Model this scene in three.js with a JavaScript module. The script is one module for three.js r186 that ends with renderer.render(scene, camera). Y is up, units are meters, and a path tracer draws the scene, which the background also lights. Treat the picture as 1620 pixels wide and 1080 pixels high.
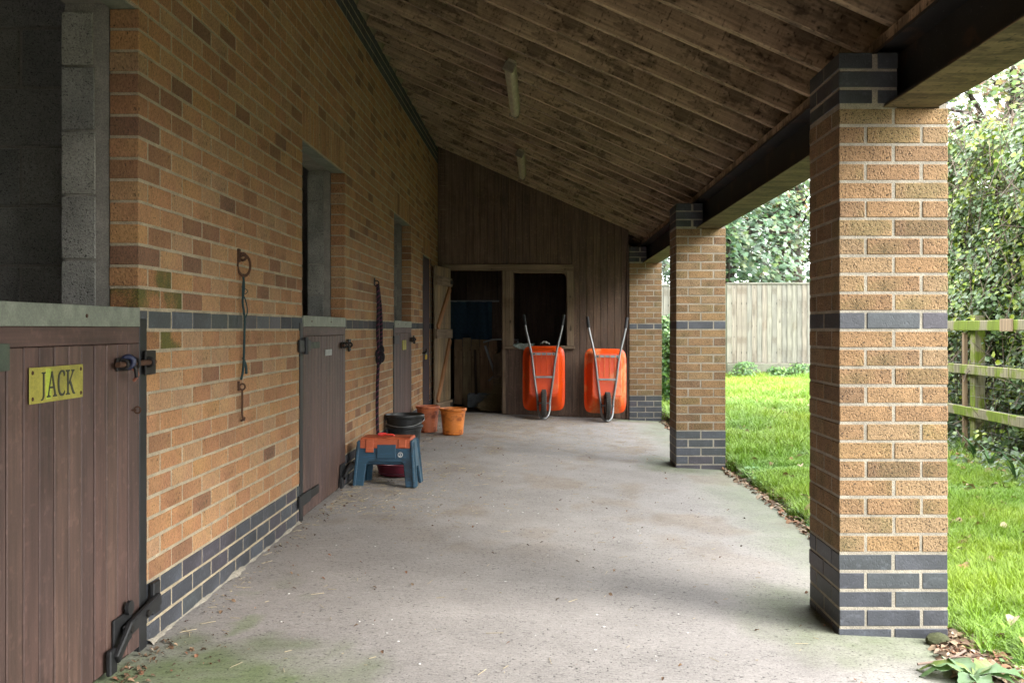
import * as THREE from 'three';
import { mergeGeometries } from 'three/addons/utils/BufferGeometryUtils.js';
import { FontLoader } from 'three/addons/loaders/FontLoader.js';

// ------------------------------------------------------------------ camera, sky, sun, exposure
const scene = new THREE.Scene();
const EYE = 1.235, F = 1556, VX = 855, VY = 520;            // focal length and vanishing point in photograph pixels
const camera = new THREE.PerspectiveCamera(2 * Math.atan(540 / F) * 180 / Math.PI, 1620 / 1080, 0.05, 400);
camera.position.set(0, EYE, 0);
camera.setViewOffset(1620, 1080, -(VX - 810), 540 - VY, 1620, 1080);
camera.updateProjectionMatrix();
scene.add(camera);

const SUN = new THREE.Vector3(0.78, 0.52, 0.34).normalize();
const skyTex = (() => {                                      // bright broken overcast
  const w = 256, h = 128, d = new Float32Array(w * h * 4), v = new THREE.Vector3();
  const n3 = (x, y, z) => Math.sin(x * 3.1 + Math.sin(y * 2.7 + z)) * Math.sin(z * 3.7 + Math.sin(x * 2.1)) * 0.5 + Math.sin(y * 9 + x * 7.3 + z * 5.1) * 0.25;
  for (let j = 0; j < h; j++) for (let i = 0; i < w; i++) {
    const th = (i / w - 0.5) * 2 * Math.PI, ph = (j / h - 0.5) * Math.PI;
    v.set(Math.cos(ph) * Math.cos(th), Math.sin(ph), Math.cos(ph) * Math.sin(th));
    const g = Math.max(0, v.dot(SUN)), c = 0.5 + 0.5 * n3(v.x, v.y, v.z);
    const L = (0.9 + 0.22 * Math.max(0, v.y)) * (0.86 + 0.28 * c) + 0.35 * Math.pow(g, 3), k = (j * w + i) * 4;
    d[k] = L * (0.95 + 0.04 * c); d[k + 1] = L * (0.985 + 0.01 * c); d[k + 2] = L * (1.04 - 0.04 * c); d[k + 3] = 1;
  }
  const t = new THREE.DataTexture(d, w, h, THREE.RGBAFormat, THREE.FloatType);
  t.mapping = THREE.EquirectangularReflectionMapping; t.magFilter = t.minFilter = THREE.LinearFilter; t.needsUpdate = true;
  return t;
})();
scene.background = skyTex; scene.environment = skyTex;
const sun = new THREE.DirectionalLight(new THREE.Color(1, 0.96, 0.9), 0.9);
sun.position.copy(SUN).multiplyScalar(40).add(new THREE.Vector3(0, 0, -8)); sun.target.position.set(0, 0, -8);
sun.castShadow = true; sun.shadow.radius = 60; sun.shadow.mapSize.set(2048, 2048);
Object.assign(sun.shadow.camera, { left: -16, right: 16, top: 16, bottom: -16, near: 1, far: 90 });
scene.add(sun, sun.target);
const renderer = new THREE.WebGLRenderer({ antialias: true });
renderer.toneMapping = THREE.LinearToneMapping;
renderer.toneMappingExposure = 7.8;
renderer.shadowMap.enabled = true;

// ------------------------------------------------------------------ helpers
function rng(a) { return () => { a |= 0; a = a + 0x6D2B79F5 | 0; let t = Math.imul(a ^ a >>> 15, 1 | a); t = t + Math.imul(t ^ t >>> 7, 61 | t) ^ t; return ((t ^ t >>> 14) >>> 0) / 4294967296; }; }
const R = rng(7);
const rr = (a, b) => a + (b - a) * R();
const pick = (a) => a[Math.floor(R() * a.length)];
const V = (x, y, z) => new THREE.Vector3(x, y, z);
const clamp = (x, a, b) => Math.min(b, Math.max(a, x));
const sstep = (a, b, x) => { const t = clamp((x - a) / (b - a), 0, 1); return t * t * (3 - 2 * t); };
const NT = new Float32Array(65536).map((_, i) => { const s = Math.sin(i * 127.1 + 11.7) * 43758.5453; return s - Math.floor(s); });
// tileable value noise: u, v in 0..1, n cells a side
function vn(u, v, n, m = n, s = 0) {
  const x = u * n, y = v * m, xi = Math.floor(x), yi = Math.floor(y), fx = x - xi, fy = y - yi;
  const a = fx * fx * (3 - 2 * fx), b = fy * fy * (3 - 2 * fy);
  const h = (i, j) => NT[((((i % n) + n) % n) * 374 + (((j % m) + m) % m) * 6689 + s * 977) & 65535];
  return (h(xi, yi) * (1 - a) + h(xi + 1, yi) * a) * (1 - b) + (h(xi, yi + 1) * (1 - a) + h(xi + 1, yi + 1) * a) * b;
}
const fbm = (u, v, n, o, s = 0) => { let t = 0, w = 0.5, k = 0; for (let i = 0; i < o; i++) { t += w * vn(u, v, n, n, s + i); k += w; w *= 0.5; n *= 2; } return t / k; };
// free noise in metres for vertex colours
const fn = (x, y, o = 4, s = 0) => fbm(x / 64 + 7, y / 64 + 7, 64, o, s);
function tex(size, metres, f, colour = true, sizeV = size, metresV = metres) {
  const d = new Uint8Array(size * sizeV * 4);
  for (let j = 0; j < sizeV; j++) for (let i = 0; i < size; i++) {
    const c = f(i / size, j / sizeV), k = (j * size + i) * 4;
    if (typeof c === 'number') d[k] = d[k + 1] = d[k + 2] = clamp(c, 0, 1) * 255;
    else { d[k] = clamp(c[0], 0, 1) * 255; d[k + 1] = clamp(c[1], 0, 1) * 255; d[k + 2] = clamp(c[2], 0, 1) * 255; }
    d[k + 3] = 255;
  }
  const t = new THREE.DataTexture(d, size, sizeV); t.wrapS = t.wrapT = THREE.RepeatWrapping;
  t.magFilter = THREE.LinearFilter; t.minFilter = THREE.LinearMipmapLinearFilter; t.generateMipmaps = true;
  t.repeat.set(1 / metres, 1 / metresV); if (colour) t.colorSpace = THREE.SRGBColorSpace; t.needsUpdate = true;
  return t;
}
const lin = (r, g, b) => new THREE.Color().setRGB(r, g, b);
function mat(rgb, o = {}) { const m = new THREE.MeshStandardMaterial({ roughness: 0.9, ...o }); m.color.setRGB(...rgb); return m; }
function phys(rgb, o = {}) { const m = new THREE.MeshPhysicalMaterial({ roughness: 0.9, ...o }); m.color.setRGB(...rgb); return m; }

const taken = {};
const numbered = (n) => { const k = taken[n] = (taken[n] ?? -1) + 1; return k ? n + '_' + String(k).padStart(3, '0') : n; };
const shade = (o) => { o.castShadow = o.receiveShadow = true; return o; };
function thing(name, label, category, pos = [0, 0, 0], group) {
  const o = new THREE.Group(); o.name = numbered(name); o.position.set(...pos); scene.add(o);
  o.userData = { label, category }; if (group) o.userData.group = group; return o;
}
function structure(name, geo, m, label) { const o = shade(new THREE.Mesh(geo, m)); o.name = numbered(name); o.userData.kind = 'structure'; if (label) o.userData.label = label; scene.add(o); return o; }
const rootOf = (o) => { while (o.parent && o.parent !== scene) o = o.parent; return o; };
// a part whose geometry is given in world coordinates (its thing must not be turned yet)
function part(name, geo, m, parent, label) {
  const p = rootOf(parent).position; geo.translate(-p.x, -p.y, -p.z);
  const o = shade(new THREE.Mesh(geo, m)); o.name = name; if (label) o.userData.label = label; parent.add(o); return o;
}
// a part whose geometry is already in its thing's own coordinates
function local(name, geo, m, parent, label) { const o = shade(new THREE.Mesh(geo, m)); o.name = name; if (label) o.userData.label = label; parent.add(o); return o; }
function uvm(g, ou = 0, ov = 0, swap = false) {               // uv in metres by the way each face points
  if (g.index) g = g.toNonIndexed();
  if (!g.attributes.normal) g.computeVertexNormals();
  const p = g.attributes.position, uv = new Float32Array(p.count * 2);
  for (let i = 0; i < p.count; i += 3) {
    const ax = p.getX(i + 1) - p.getX(i), ay = p.getY(i + 1) - p.getY(i), az = p.getZ(i + 1) - p.getZ(i), bx = p.getX(i + 2) - p.getX(i), by = p.getY(i + 2) - p.getY(i), bz = p.getZ(i + 2) - p.getZ(i);
    const nx = Math.abs(ay * bz - az * by), ny = Math.abs(az * bx - ax * bz), nz = Math.abs(ax * by - ay * bx);
    for (let k = i; k < i + 3; k++) {
      let u, v;
      if (nx >= ny && nx >= nz) { u = p.getZ(k); v = p.getY(k); } else if (ny >= nz) { u = p.getX(k); v = p.getZ(k); } else { u = p.getX(k); v = p.getY(k); }
      if (swap) [u, v] = [v, u];
      uv[k * 2] = u + ou; uv[k * 2 + 1] = v + ov;
    }
  }
  g.setAttribute('uv', new THREE.BufferAttribute(uv, 2)); return g;
}
// chamfered box centred on the origin, 44 triangles, flat faces
function cbox(lx, ly, lz, c = 0.003) {
  const hx = lx / 2, hy = ly / 2, hz = lz / 2, P = [], N = [];
  c = Math.min(c, hx * 0.45, hy * 0.45, hz * 0.45);
  const tri = (a, b, d) => {
    const n = V().subVectors(b, a).cross(V().subVectors(d, a)); const m = V().add(a).add(b).add(d);
    if (n.dot(m) < 0) [b, d] = [d, b]; n.normalize(); if (n.dot(m) < 0) n.negate();
    P.push(...a.toArray(), ...b.toArray(), ...d.toArray()); for (let i = 0; i < 3; i++) N.push(...n.toArray());
  };
  const quad = (a, b, d, e) => { tri(a, b, d); tri(a, d, e); };
  const X = (s, t, u) => V(s * hx, t * (hy - c), u * (hz - c)), Y = (s, t, u) => V(s * (hx - c), t * hy, u * (hz - c)), Z = (s, t, u) => V(s * (hx - c), t * (hy - c), u * hz);
  for (const s of [-1, 1]) {
    quad(X(s, -1, -1), X(s, 1, -1), X(s, 1, 1), X(s, -1, 1)); quad(Y(-1, s, -1), Y(1, s, -1), Y(1, s, 1), Y(-1, s, 1)); quad(Z(-1, -1, s), Z(1, -1, s), Z(1, 1, s), Z(-1, 1, s));
    for (const t of [-1, 1]) {
      quad(X(s, t, -1), X(s, t, 1), Y(s, t, 1), Y(s, t, -1)); quad(X(s, -1, t), X(s, 1, t), Z(s, 1, t), Z(s, -1, t)); quad(Y(-1, s, t), Y(1, s, t), Z(1, s, t), Z(-1, s, t));
      for (const u of [-1, 1]) tri(X(s, t, u), Y(s, t, u), Z(s, t, u));
    }
  }
  const g = new THREE.BufferGeometry();
  g.setAttribute('position', new THREE.Float32BufferAttribute(P, 3)); g.setAttribute('normal', new THREE.Float32BufferAttribute(N, 3));
  return uvm(g);
}
// box in world coordinates; d0..d1 are depths in front of the camera (z = -d)
function wbox(x0, x1, y0, y1, d0, d1, c = 0.003, swap = false) {
  const g = cbox(x1 - x0, y1 - y0, d1 - d0, c); g.translate((x0 + x1) / 2, (y0 + y1) / 2, -(d0 + d1) / 2); return uvm(g, 0, 0, swap);
}
function tube(pts, r, seg = 8, n = 0, closed = false) { const c = new THREE.CatmullRomCurve3(pts, closed); return new THREE.TubeGeometry(c, n || pts.length * 6, r, seg, closed); }
function cyl(a, b, r0, r1 = r0, seg = 12) {
  const d = V().subVectors(b, a), g = new THREE.CylinderGeometry(r1, r0, d.length(), seg);
  g.applyQuaternion(new THREE.Quaternion().setFromUnitVectors(V(0, 1, 0), d.clone().normalize())); g.translate((a.x + b.x) / 2, (a.y + b.y) / 2, (a.z + b.z) / 2); return g;
}
const merge = (l) => mergeGeometries(l.map((g) => { g = g.index ? g.toNonIndexed() : g; if (!g.attributes.uv) g = uvm(g); for (const k of Object.keys(g.attributes)) if (!['position', 'normal', 'uv', 'color'].includes(k)) g.deleteAttribute(k); return g; }));
function paint(g, c) { const n = g.attributes.position.count, a = new Float32Array(n * 3); for (let i = 0; i < n; i++) a.set([c[0], c[1], c[2]], i * 3); g.setAttribute('color', new THREE.BufferAttribute(a, 3)); return g; }
// a flat outline in (depth, y) extruded along x between x0 and x1; or in (x, y) extruded along z between depths
function extrudeX(pts, holes, x0, x1) {
  const s = new THREE.Shape(pts.map(([d, y]) => new THREE.Vector2(d, y))); for (const h of holes) s.holes.push(new THREE.Path(h.map(([d, y]) => new THREE.Vector2(d, y))));
  const g = new THREE.ExtrudeGeometry(s, { depth: x1 - x0, bevelEnabled: false }); g.rotateY(Math.PI / 2); g.translate(x0, 0, 0); return uvm(g);
}
function extrudeZ(pts, holes, d0, d1, bevel = 0) {
  const s = new THREE.Shape(pts.map(([x, y]) => new THREE.Vector2(x, y))); for (const h of holes) s.holes.push(new THREE.Path(h.map(([x, y]) => new THREE.Vector2(x, y))));
  const g = new THREE.ExtrudeGeometry(s, { depth: d1 - d0 - 2 * bevel, bevelEnabled: bevel > 0, bevelSize: bevel, bevelThickness: bevel, bevelSegments: 1, bevelOffset: -bevel }); g.translate(0, 0, -d1 + bevel); return uvm(g);
}

// ------------------------------------------------------------------ textures and materials
const tBrick = tex(1024, 0.62, (u, v) => {
  let g = 0.86 + 0.16 * (fbm(u, v, 6, 3, 1) - 0.5) + 0.18 * (vn(u, v, 200, 90, 2) - 0.5);
  const pit = vn(u, v, 300, 190, 5); if (pit > 0.8) g -= (pit - 0.8) * 2.6;
  const p2 = vn(u, v, 130, 90, 8); if (p2 > 0.83) g -= (p2 - 0.83) * 2.2;
  const w = Math.max(0, vn(u, v, 240, 240, 9) - 0.86) * 1.2;
  return [g + w, g * (0.985 + 0.05 * (fbm(u, v, 9, 2, 12) - 0.5)) + w, g * 0.96 + w];
});
const bBrick = tex(512, 0.62, (u, v) => 0.6 + 0.4 * (fbm(u, v, 80, 2, 1) - 0.5) - Math.max(0, vn(u, v, 150, 95, 5) - 0.72) * 2 + 0.2 * (fbm(u, v, 8, 2, 3) - 0.5), false);
const tPierBrick = tex(1024, 0.6, (u, v) => {
  let g = 0.88 + 0.2 * (fbm(u, v, 10, 4, 21) - 0.5);
  const pit = vn(u, v, 260, 200, 25); if (pit > 0.64) g -= (pit - 0.64) * 2.2;
  const w = Math.max(0, vn(u, v, 200, 200, 29) - 0.84) * 1.4, al = sstep(0.5, 0.75, fbm(u, v, 5, 4, 33)) * (0.3 + 0.7 * vn(u, v, 120, 120, 34));
  return [g * (1 - 0.13 * al) + w, g * (1 - 0.07 * al) + w, g * (0.95 - 0.12 * al) + w];
});
const tBlue = tex(512, 0.6, (u, v) => { const g = 0.82 + 0.3 * (fbm(u, v, 8, 4, 41) - 0.5) + 0.14 * (vn(u, v, 140, 140, 42) - 0.5), w = Math.max(0, fbm(u, v, 30, 3, 44) - 0.66) * 1.2; return [g + w, g + w, g + w]; });
const tMortar = tex(512, 0.5, (u, v) => { const g = 0.84 + 0.22 * (fbm(u, v, 10, 4, 51) - 0.5) + 0.2 * (vn(u, v, 180, 180, 53) - 0.5); return [g, g * 0.985, g * 0.96]; });
const tBlock = tex(1024, 0.9, (u, v) => { let g = 0.78 + 0.3 * (fbm(u, v, 6, 5, 61) - 0.5) + 0.14 * (vn(u, v, 220, 220, 62) - 0.5); const p = vn(u, v, 300, 300, 65); if (p > 0.70) g -= (p - 0.70) * 1.4; return [g, g * 0.99, g * 0.96]; });
const tConc = tex(2048, 1.9, (u, v) => {
  let g = 0.86 + 0.12 * (fbm(u, v, 8, 4, 71) - 0.5) + 0.13 * (vn(u, v, 420, 420, 72) - 0.5) + 0.06 * (vn(u, v, 40, 500, 78) - 0.5);
  const p = vn(u, v, 210, 330, 75); if (p > 0.80) g -= (p - 0.80) * 2.4 * (0.4 + vn(u, v, 9, 9, 76)); const p3 = vn(u, v, 460, 600, 79); if (p3 > 0.8) g -= (p3 - 0.8) * 1.3;
  const w = Math.max(0, vn(u, v, 300, 300, 77) - 0.88) * 1.0;
  return [g + w, g * 0.995 + w, g * 0.985 + w];
});
const bConc = tex(1024, 1.9, (u, v) => 0.5 + 0.5 * (fbm(u, v, 90, 3, 72) - 0.5) + 0.4 * (vn(u, v, 40, 400, 78) - 0.5) - Math.max(0, vn(u, v, 210, 330, 75) - 0.8) * 2, false);
// wood: grain runs along v
const wood = (s, streak, dirt) => (u, v) => {
  const g0 = vn(u, v, 90, 5, s) * 0.5 + vn(u, v, 200, 8, s + 1) * 0.3 + vn(u, v, 30, 3, s + 2) * 0.4;
  let g = 0.84 + streak * (g0 - 0.6) + 0.12 * (fbm(u, v, 6, 3, s + 3) - 0.5) + 0.06 * (vn(u, v, 256, 256, s + 9) - 0.5);
  const d = sstep(0.52, 0.78, fbm(u, v, 5, 5, s + 5)) * (0.4 + 0.6 * vn(u, v, 60, 60, s + 6)); g -= dirt * d;
  return [g, g * (0.985 - 0.03 * d), g * (0.97 - 0.06 * d)];
};
const tDoor = tex(1024, 1.0, (u, v) => { const c = wood(101, 0.34, 0.12)(u, v), w = Math.max(0, fbm(u, v, 40, 3, 131) - 0.62) * 0.7 + (vn(u, v, 170, 60, 133) > 0.95 ? 0.10 : 0); return c.map((x) => x + w); });
const tRaft = tex(1024, 1.1, (u, v) => {                       // sawn, dirty; grain along v
  const mo = sstep(.50, .66, .5 * vn(u, v, 14, 6, 171) + .3 * vn(u, v, 38, 18, 172) + .2 * vn(u, v, 110, 60, 173)) * .2, c = wood(151, 0.34, 0.22)(u, v).map((x) => x - mo), saw = 0.07 * (vn(u + 0.02 * Math.sin(v * 6.28), v, 8, 150, 159) - 0.5), k = Math.max(0, vn(u, v, 70, 90, 163) - 0.78) * 1.5;
  return c.map((x) => x + saw - k);
});
const tPale = tex(1024, 1.0, (u, v) => { const c = wood(201, 0.36, 0.13)(u, v), kn = vn(u, v, 22, 9, 211); return c.map((x) => x - (kn > 0.9 ? (kn - 0.9) * 4 : 0)); });
const tMetal = tex(512, 0.4, (u, v) => 0.8 + 0.3 * (fbm(u, v, 8, 5, 231) - 0.5) + 0.12 * (vn(u, v, 100, 100, 236) - 0.5));
const tPlastic = tex(512, 0.5, (u, v) => { const s = Math.max(0, vn(u, v, 14, 120, 241) - 0.78) * 0.8, d = sstep(0.55, 0.8, fbm(u, v, 6, 5, 243)) * 0.3; return [0.88 + s - d * 0.8, 0.88 + s * 1.6 - d, 0.86 + s * 2 - d]; });
const tFab = tex(256, 0.2, (u, v) => 0.8 + 0.2 * Math.sin(u * 402) * Math.sin(v * 402) + 0.3 * (fbm(u, v, 6, 3, 251) - 0.5));
const tSoil = tex(1024, 1.6, (u, v) => { const g = 0.62 + 0.7 * (fbm(u, v, 14, 5, 261) - 0.5), k = vn(u, v, 120, 120, 267); return [g + (k > 0.8 ? 0.2 : 0), g * 0.95 + (k > 0.8 ? 0.13 : 0), g * 0.86]; });

const TONES = [[.42, .205, .082], [.44, .225, .095], [.40, .20, .085], [.43, .245, .115], [.41, .24, .12], [.38, .185, .08], [.45, .25, .11], [.30, .145, .062], [.25, .12, .055], [.36, .17, .07], [.21, .105, .052], [.44, .23, .085], [.33, .165, .075]];
const WT = [3, 3, 3, 3, 2, 2, 2, 1.3, 1.1, 1.6, 0.5, 2, 1.3], WS = WT.reduce((a, b) => a + b);
const tone = () => { let t = R() * WS; for (let i = 0; i < WT.length; i++) { t -= WT[i]; if (t < 0) return i; } return 0; };
const BLUES = [[.070, .074, .086], [.058, .062, .074], [.078, .070, .084], [.064, .072, .078], [.075, .082, .098]];
for (const c of TONES) { c[0] = .03 + c[0] * .94; c[1] = .018 + c[1] * .98; c[2] = .016 + c[2] * 1.02; }
const mBrick = TONES.map((c) => mat(c, { map: tBrick, bumpMap: bBrick, bumpScale: 0.0035, roughness: 0.95 }));
const mPierBrick = TONES.map((c) => mat([.12 + c[0] * .50, .075 + c[1] * .56, .045 + c[2] * .62], { map: tPierBrick, bumpMap: bBrick, bumpScale: 0.005, roughness: 0.95 }));
const mBlue = BLUES.map((c) => mat(c, { map: tBlue, bumpMap: bBrick, bumpScale: 0.0012, roughness: 0.55 }));
const tMoss = tex(512, 0.4, (u, v) => { const k = sstep(0.38, 0.66, fbm(u, v, 3, 6, 401) + 0.12 * (vn(u, v, 110, 110, 407) - 0.5)), g = 0.8 + 0.4 * (vn(u, v, 170, 120, 403) - 0.5); return [g * (0.68 - 0.29 * k), g * (0.48 - 0.11 * k), g * (0.30 - 0.17 * k)]; });
const mMoss = [mat([.85, .85, .85], { map: tMoss, bumpMap: bBrick, bumpScale: 0.004 }), mat([.95, .95, .9], { map: tMoss, bumpMap: bBrick, bumpScale: 0.004 })];
const mBrickAll = mat([1, 1, 1], { map: tBrick, bumpMap: bBrick, bumpScale: 0.0035, roughness: 0.95, vertexColors: true });
const mMortar = mat([.44, .375, .265], { map: tMortar, bumpMap: tMortar, bumpScale: 0.003 });
const mPierMortar = mat([.40, .37, .31], { map: tMortar, bumpMap: tMortar, bumpScale: 0.003 });
const mBlock = [[.40, .39, .365], [.36, .355, .34], [.44, .425, .39]].map((c) => mat(c, { map: tBlock, bumpMap: tBlock, bumpScale: 0.004 }));
const mBlockMortar = mat([.33, .31, .28], { map: tMortar });
const mDoor = [[.098, .054, .044], [.086, .049, .041], [.108, .062, .048]].map((c) => mat(c, { map: tDoor, roughness: 0.62, bumpMap: tDoor, bumpScale: 0.0012 }));
const mBoard = [[.155, .098, .068], [.135, .088, .064], [.17, .11, .076]].map((c) => mat(c, { map: tDoor, roughness: 0.75, bumpMap: tDoor, bumpScale: 0.0012 }));
const mFrame = mat([.27, .20, .135], { map: tPale, roughness: 0.85, bumpMap: tPale, bumpScale: 0.001 });
const mRaft = [[.54, .40, .265], [.50, .375, .25], [.56, .42, .28], [.48, .365, .25]].map((c) => mat(c, { map: tRaft, roughness: 0.95, bumpMap: tRaft, bumpScale: 0.002 }));
const mDeck = mat([.14, .11, .085], { map: tRaft });
const mBlack = mat([.020, .020, .021], { map: tMetal, roughness: 0.55, metalness: 0.2 });
const tBeam = tex(1024, 1.2, (u, v) => { const r = sstep(.60, .72, fbm(u, v, 8, 6, 441)) * (.4 + .6 * vn(u, v, 160, 160, 443)), w = Math.max(0, vn(u, v, 190, 150, 447) - .9) * 3, g = .16 + .07 * (fbm(u, v, 12, 4, 445) - .5); return [g + .16 * r + w, g + .08 * r + w, g + .03 * r + w]; });
const mBeam = mat([.9, .9, .9], { map: tBeam, roughness: 0.6, bumpMap: tBeam, bumpScale: 0.002 });
const mIron = mat([.032, .028, .025], { map: tMetal, roughness: 0.6, metalness: 0.5 });
const mRust = mat([.11, .050, .025], { map: tMetal, roughness: 0.85, metalness: 0.3 });
const mGalv = mat([.31, .33, .26], { map: tMetal, roughness: 0.6, metalness: 0.35 });
const mSteel = mat([.42, .43, .43], { map: tMetal, roughness: 0.42, metalness: 0.8 });
const mFlange = mat([.20, .145, .085], { map: tRaft, roughness: 0.85 });
const mPaleWood = [[.245, .245, .20], [.225, .225, .19], [.27, .265, .215], [.255, .235, .19]].map((c) => mat(c, { map: tPale }));
const tMossWood = tex(512, 0.7, (u, v) => { const k = sstep(.42, .62, fbm(u, v, 5, 5, 421) + .1 * (vn(u, v, 120, 90, 425) - .5)), g = .85 + .3 * (vn(u, v, 110, 8, 423) - .5); return [g * (.66 - .14 * k), g * (.63 - .03 * k), g * (.50 - .34 * k)]; });
const mMossWood = mat([.85, .85, .85], { map: tMossWood, bumpMap: tPale, bumpScale: 0.003 });
const mStone = mat([.25, .265, .20], { map: tBlock, bumpMap: tBlock, bumpScale: 0.006 });

// ------------------------------------------------------------------ ground
const NEAR0 = -8, WX = -1.404;                                            // unseen near end, set back to cut light from behind; outer face of the stable wall
const floorY = (x) => 0.11 * (1 - (x - WX) / 2.611);
const groundY = (x, d) => {
  const rise = 0.014 * Math.max(0, d - 5) + 0.02 * Math.max(0, x - 1.7) + 0.03 * (fn(x * 2, d * 2, 3) - 0.5);
  const out = clamp((x - 1.62) / 0.12, 0, 1), far = clamp((Math.max(Math.abs(x), Math.abs(d)) - 24) / 40, 0, 1);
  return (1 - out) * -0.25 + out * (-0.045 + Math.min(rise, 0.34) * (1 - far));
};
{
  const xs = [], zs = [];
  for (let i = -30; i <= 100; i++) xs.push(i <= 0 ? 1.4 + i * 0.1 - Math.pow(-i / 30, 3) * 150 : i < 60 ? 1.4 + i * 0.09 : 1.4 + 5.4 + Math.pow((i - 60) / 40, 3) * 150 + (i - 60) * 0.12);
  for (let i = 0; i <= 150; i++) zs.push(i < 20 ? -6 - Math.pow((20 - i) / 20, 3) * 150 : i < 120 ? -6 + (i - 20) * 0.3 : 24 + (i - 120) * 0.4 + Math.pow((i - 120) / 30, 3) * 160);
  const P = [], UV = [], I = [], C = [];
  zs.forEach((d) => xs.forEach((x) => {
    P.push(x, groundY(x, d), -d); UV.push(x, d);
    const k = sstep(0.40, 0.6, fn(x * 3, d * 3, 4, 3)), lit = sstep(0.22, 0, x - 1.66) * 0.8 + sstep(3.25, 3.9, x) * sstep(5, 8, d) * 0.8, t = clamp(lit + 0.25 * k, 0, 1);
    C.push(.085 + t * .06, .15 - t * .05, .012 + t * .05);
  }));
  const nx = xs.length;
  for (let j = 0; j < zs.length - 1; j++) for (let i = 0; i < nx - 1; i++) { const a = j * nx + i, b = a + 1, c = a + nx, e = c + 1; I.push(a, b, e, a, e, c); }
  const g = new THREE.BufferGeometry(); g.setAttribute('position', new THREE.Float32BufferAttribute(P, 3)); g.setAttribute('uv', new THREE.Float32BufferAttribute(UV, 2)); g.setAttribute('color', new THREE.Float32BufferAttribute(C, 3));
  g.setIndex(I); g.computeVertexNormals();
  structure('ground', g, mat([1, 1, 1], { map: tSoil, vertexColors: true, bumpMap: tSoil, bumpScale: 0.02 }), 'lawn ground with bare soil patches');
}
const edgeX = (d) => 1.665 + 0.035 * (fn(d * 5, 3, 3, 9) - 0.5) * 2;
{                                                             // concrete floor, stained by algae and trodden straw
  const nx = 90, nd = 480, P = [], UV = [], C = [], I = [], d0 = -9, d1 = 13.5;
  for (let j = 0; j <= nd; j++) for (let i = 0; i <= nx; i++) {
    const d = d0 + (d1 - d0) * j / nd, x = WX - 0.02 + (edgeX(d) - WX + 0.02) * i / nx;
    P.push(x, floorY(x) + 0.004 * (fn(x * 3, d * 3, 3, 5) - 0.5), -d); UV.push(x, d);
    const n1 = fn(x * 2.2, d * 1.6, 5, 11), n2 = fn(x * 7, d * 5, 4, 13), n3 = fn(x * 16, d * 12, 3, 15);
    let c = [.40, .372, .352].map((k) => k * (0.9 + 0.24 * (n1 - 0.5) + 0.14 * (n2 - 0.5)));
    // algae: by the near door, round the piers, along the open edge
    const byDoor = sstep(1.15, 0.45, Math.hypot((x + 1.2) / 0.8, (d - 3.0) / 0.62) + 0.9 * (n2 - 0.5));
    const pier = Math.max(...[4.2, 8.95, 13.55].map((p) => sstep(0.5, 0.12, Math.hypot(Math.max(0, 1.25 - x), Math.max(0, Math.abs(d - p) - 0.22)) + 0.3 * (n2 - 0.5))));
    const edge = sstep(0.62, 0.05, edgeX(d) - x + 0.5 * (n1 - 0.5));
    const spots = sstep(0.6, 0.72, n2) * sstep(-0.6, -1.2, x) * sstep(4.8, 3.6, d);
    const al = clamp(Math.max(byDoor, pier * 0.62, edge * 0.55, spots * 0.7) * (0.55 + 0.8 * n3), 0, 1);
    c = [c[0] * (1 - 0.50 * al), c[1] * (1 - 0.32 * al), c[2] * (1 - 0.66 * al)];
    // trodden straw and mud
    const mud = clamp(sstep(0.50, 0.68, n1 + 0.25 * (n2 - 0.5)) * sstep(4.5, 6, d) * 0.75 + sstep(0.52, 0.64, n2) * sstep(9, 10.5, d) * 0.6 + sstep(0.5, 0.7, fn(x * 3, d * 2, 5, 19)) * sstep(0.9, 1.8, 1.1 - x) * sstep(4.5, 6, d) * 0.5, 0, 1) * (0.4 + 0.7 * n3);
    c = [c[0] * (1 - 0.30 * mud), c[1] * (1 - 0.40 * mud), c[2] * (1 - 0.52 * mud)];
    C.push(...c);
  }
  for (let j = 0; j < nd; j++) for (let i = 0; i < nx; i++) { const a = j * (nx + 1) + i, b = a + 1, e = a + nx + 1, f = e + 1; I.push(a, b, f, a, f, e); }
  // turned-down right edge
  const base = P.length / 3;
  for (let j = 0; j <= nd; j++) { const k = (j * (nx + 1) + nx) * 3; P.push(P[k], P[k + 1], P[k + 2], P[k] + 0.01, P[k + 1] - 0.16, P[k + 2]); UV.push(0, d0 + (d1 - d0) * j / nd, 0.16, d0 + (d1 - d0) * j / nd); C.push(.24, .24, .17, .16, .15, .11); }
  for (let j = 0; j < nd; j++) { const a = base + j * 2; I.push(a, a + 1, a + 3, a, a + 3, a + 2); }
  const g = new THREE.BufferGeometry(); g.setAttribute('position', new THREE.Float32BufferAttribute(P, 3)); g.setAttribute('uv', new THREE.Float32BufferAttribute(UV, 2)); g.setAttribute('color', new THREE.Float32BufferAttribute(C, 3)); g.setIndex(I); g.computeVertexNormals();
  structure('concrete_floor', g, mat([1, 1, 1], { map: tConc, bumpMap: bConc, bumpScale: 0.003, vertexColors: true, roughness: 0.88 }), 'worn grey concrete walkway under the canopy');
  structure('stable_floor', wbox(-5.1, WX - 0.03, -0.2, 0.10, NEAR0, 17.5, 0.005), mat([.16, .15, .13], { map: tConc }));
  structure('tack_room_floor', wbox(WX - 0.029, 1.6, -0.2, 0.052, 13.52, 17.5, 0.005), mat([.17, .155, .135], { map: tConc }));
}

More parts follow.
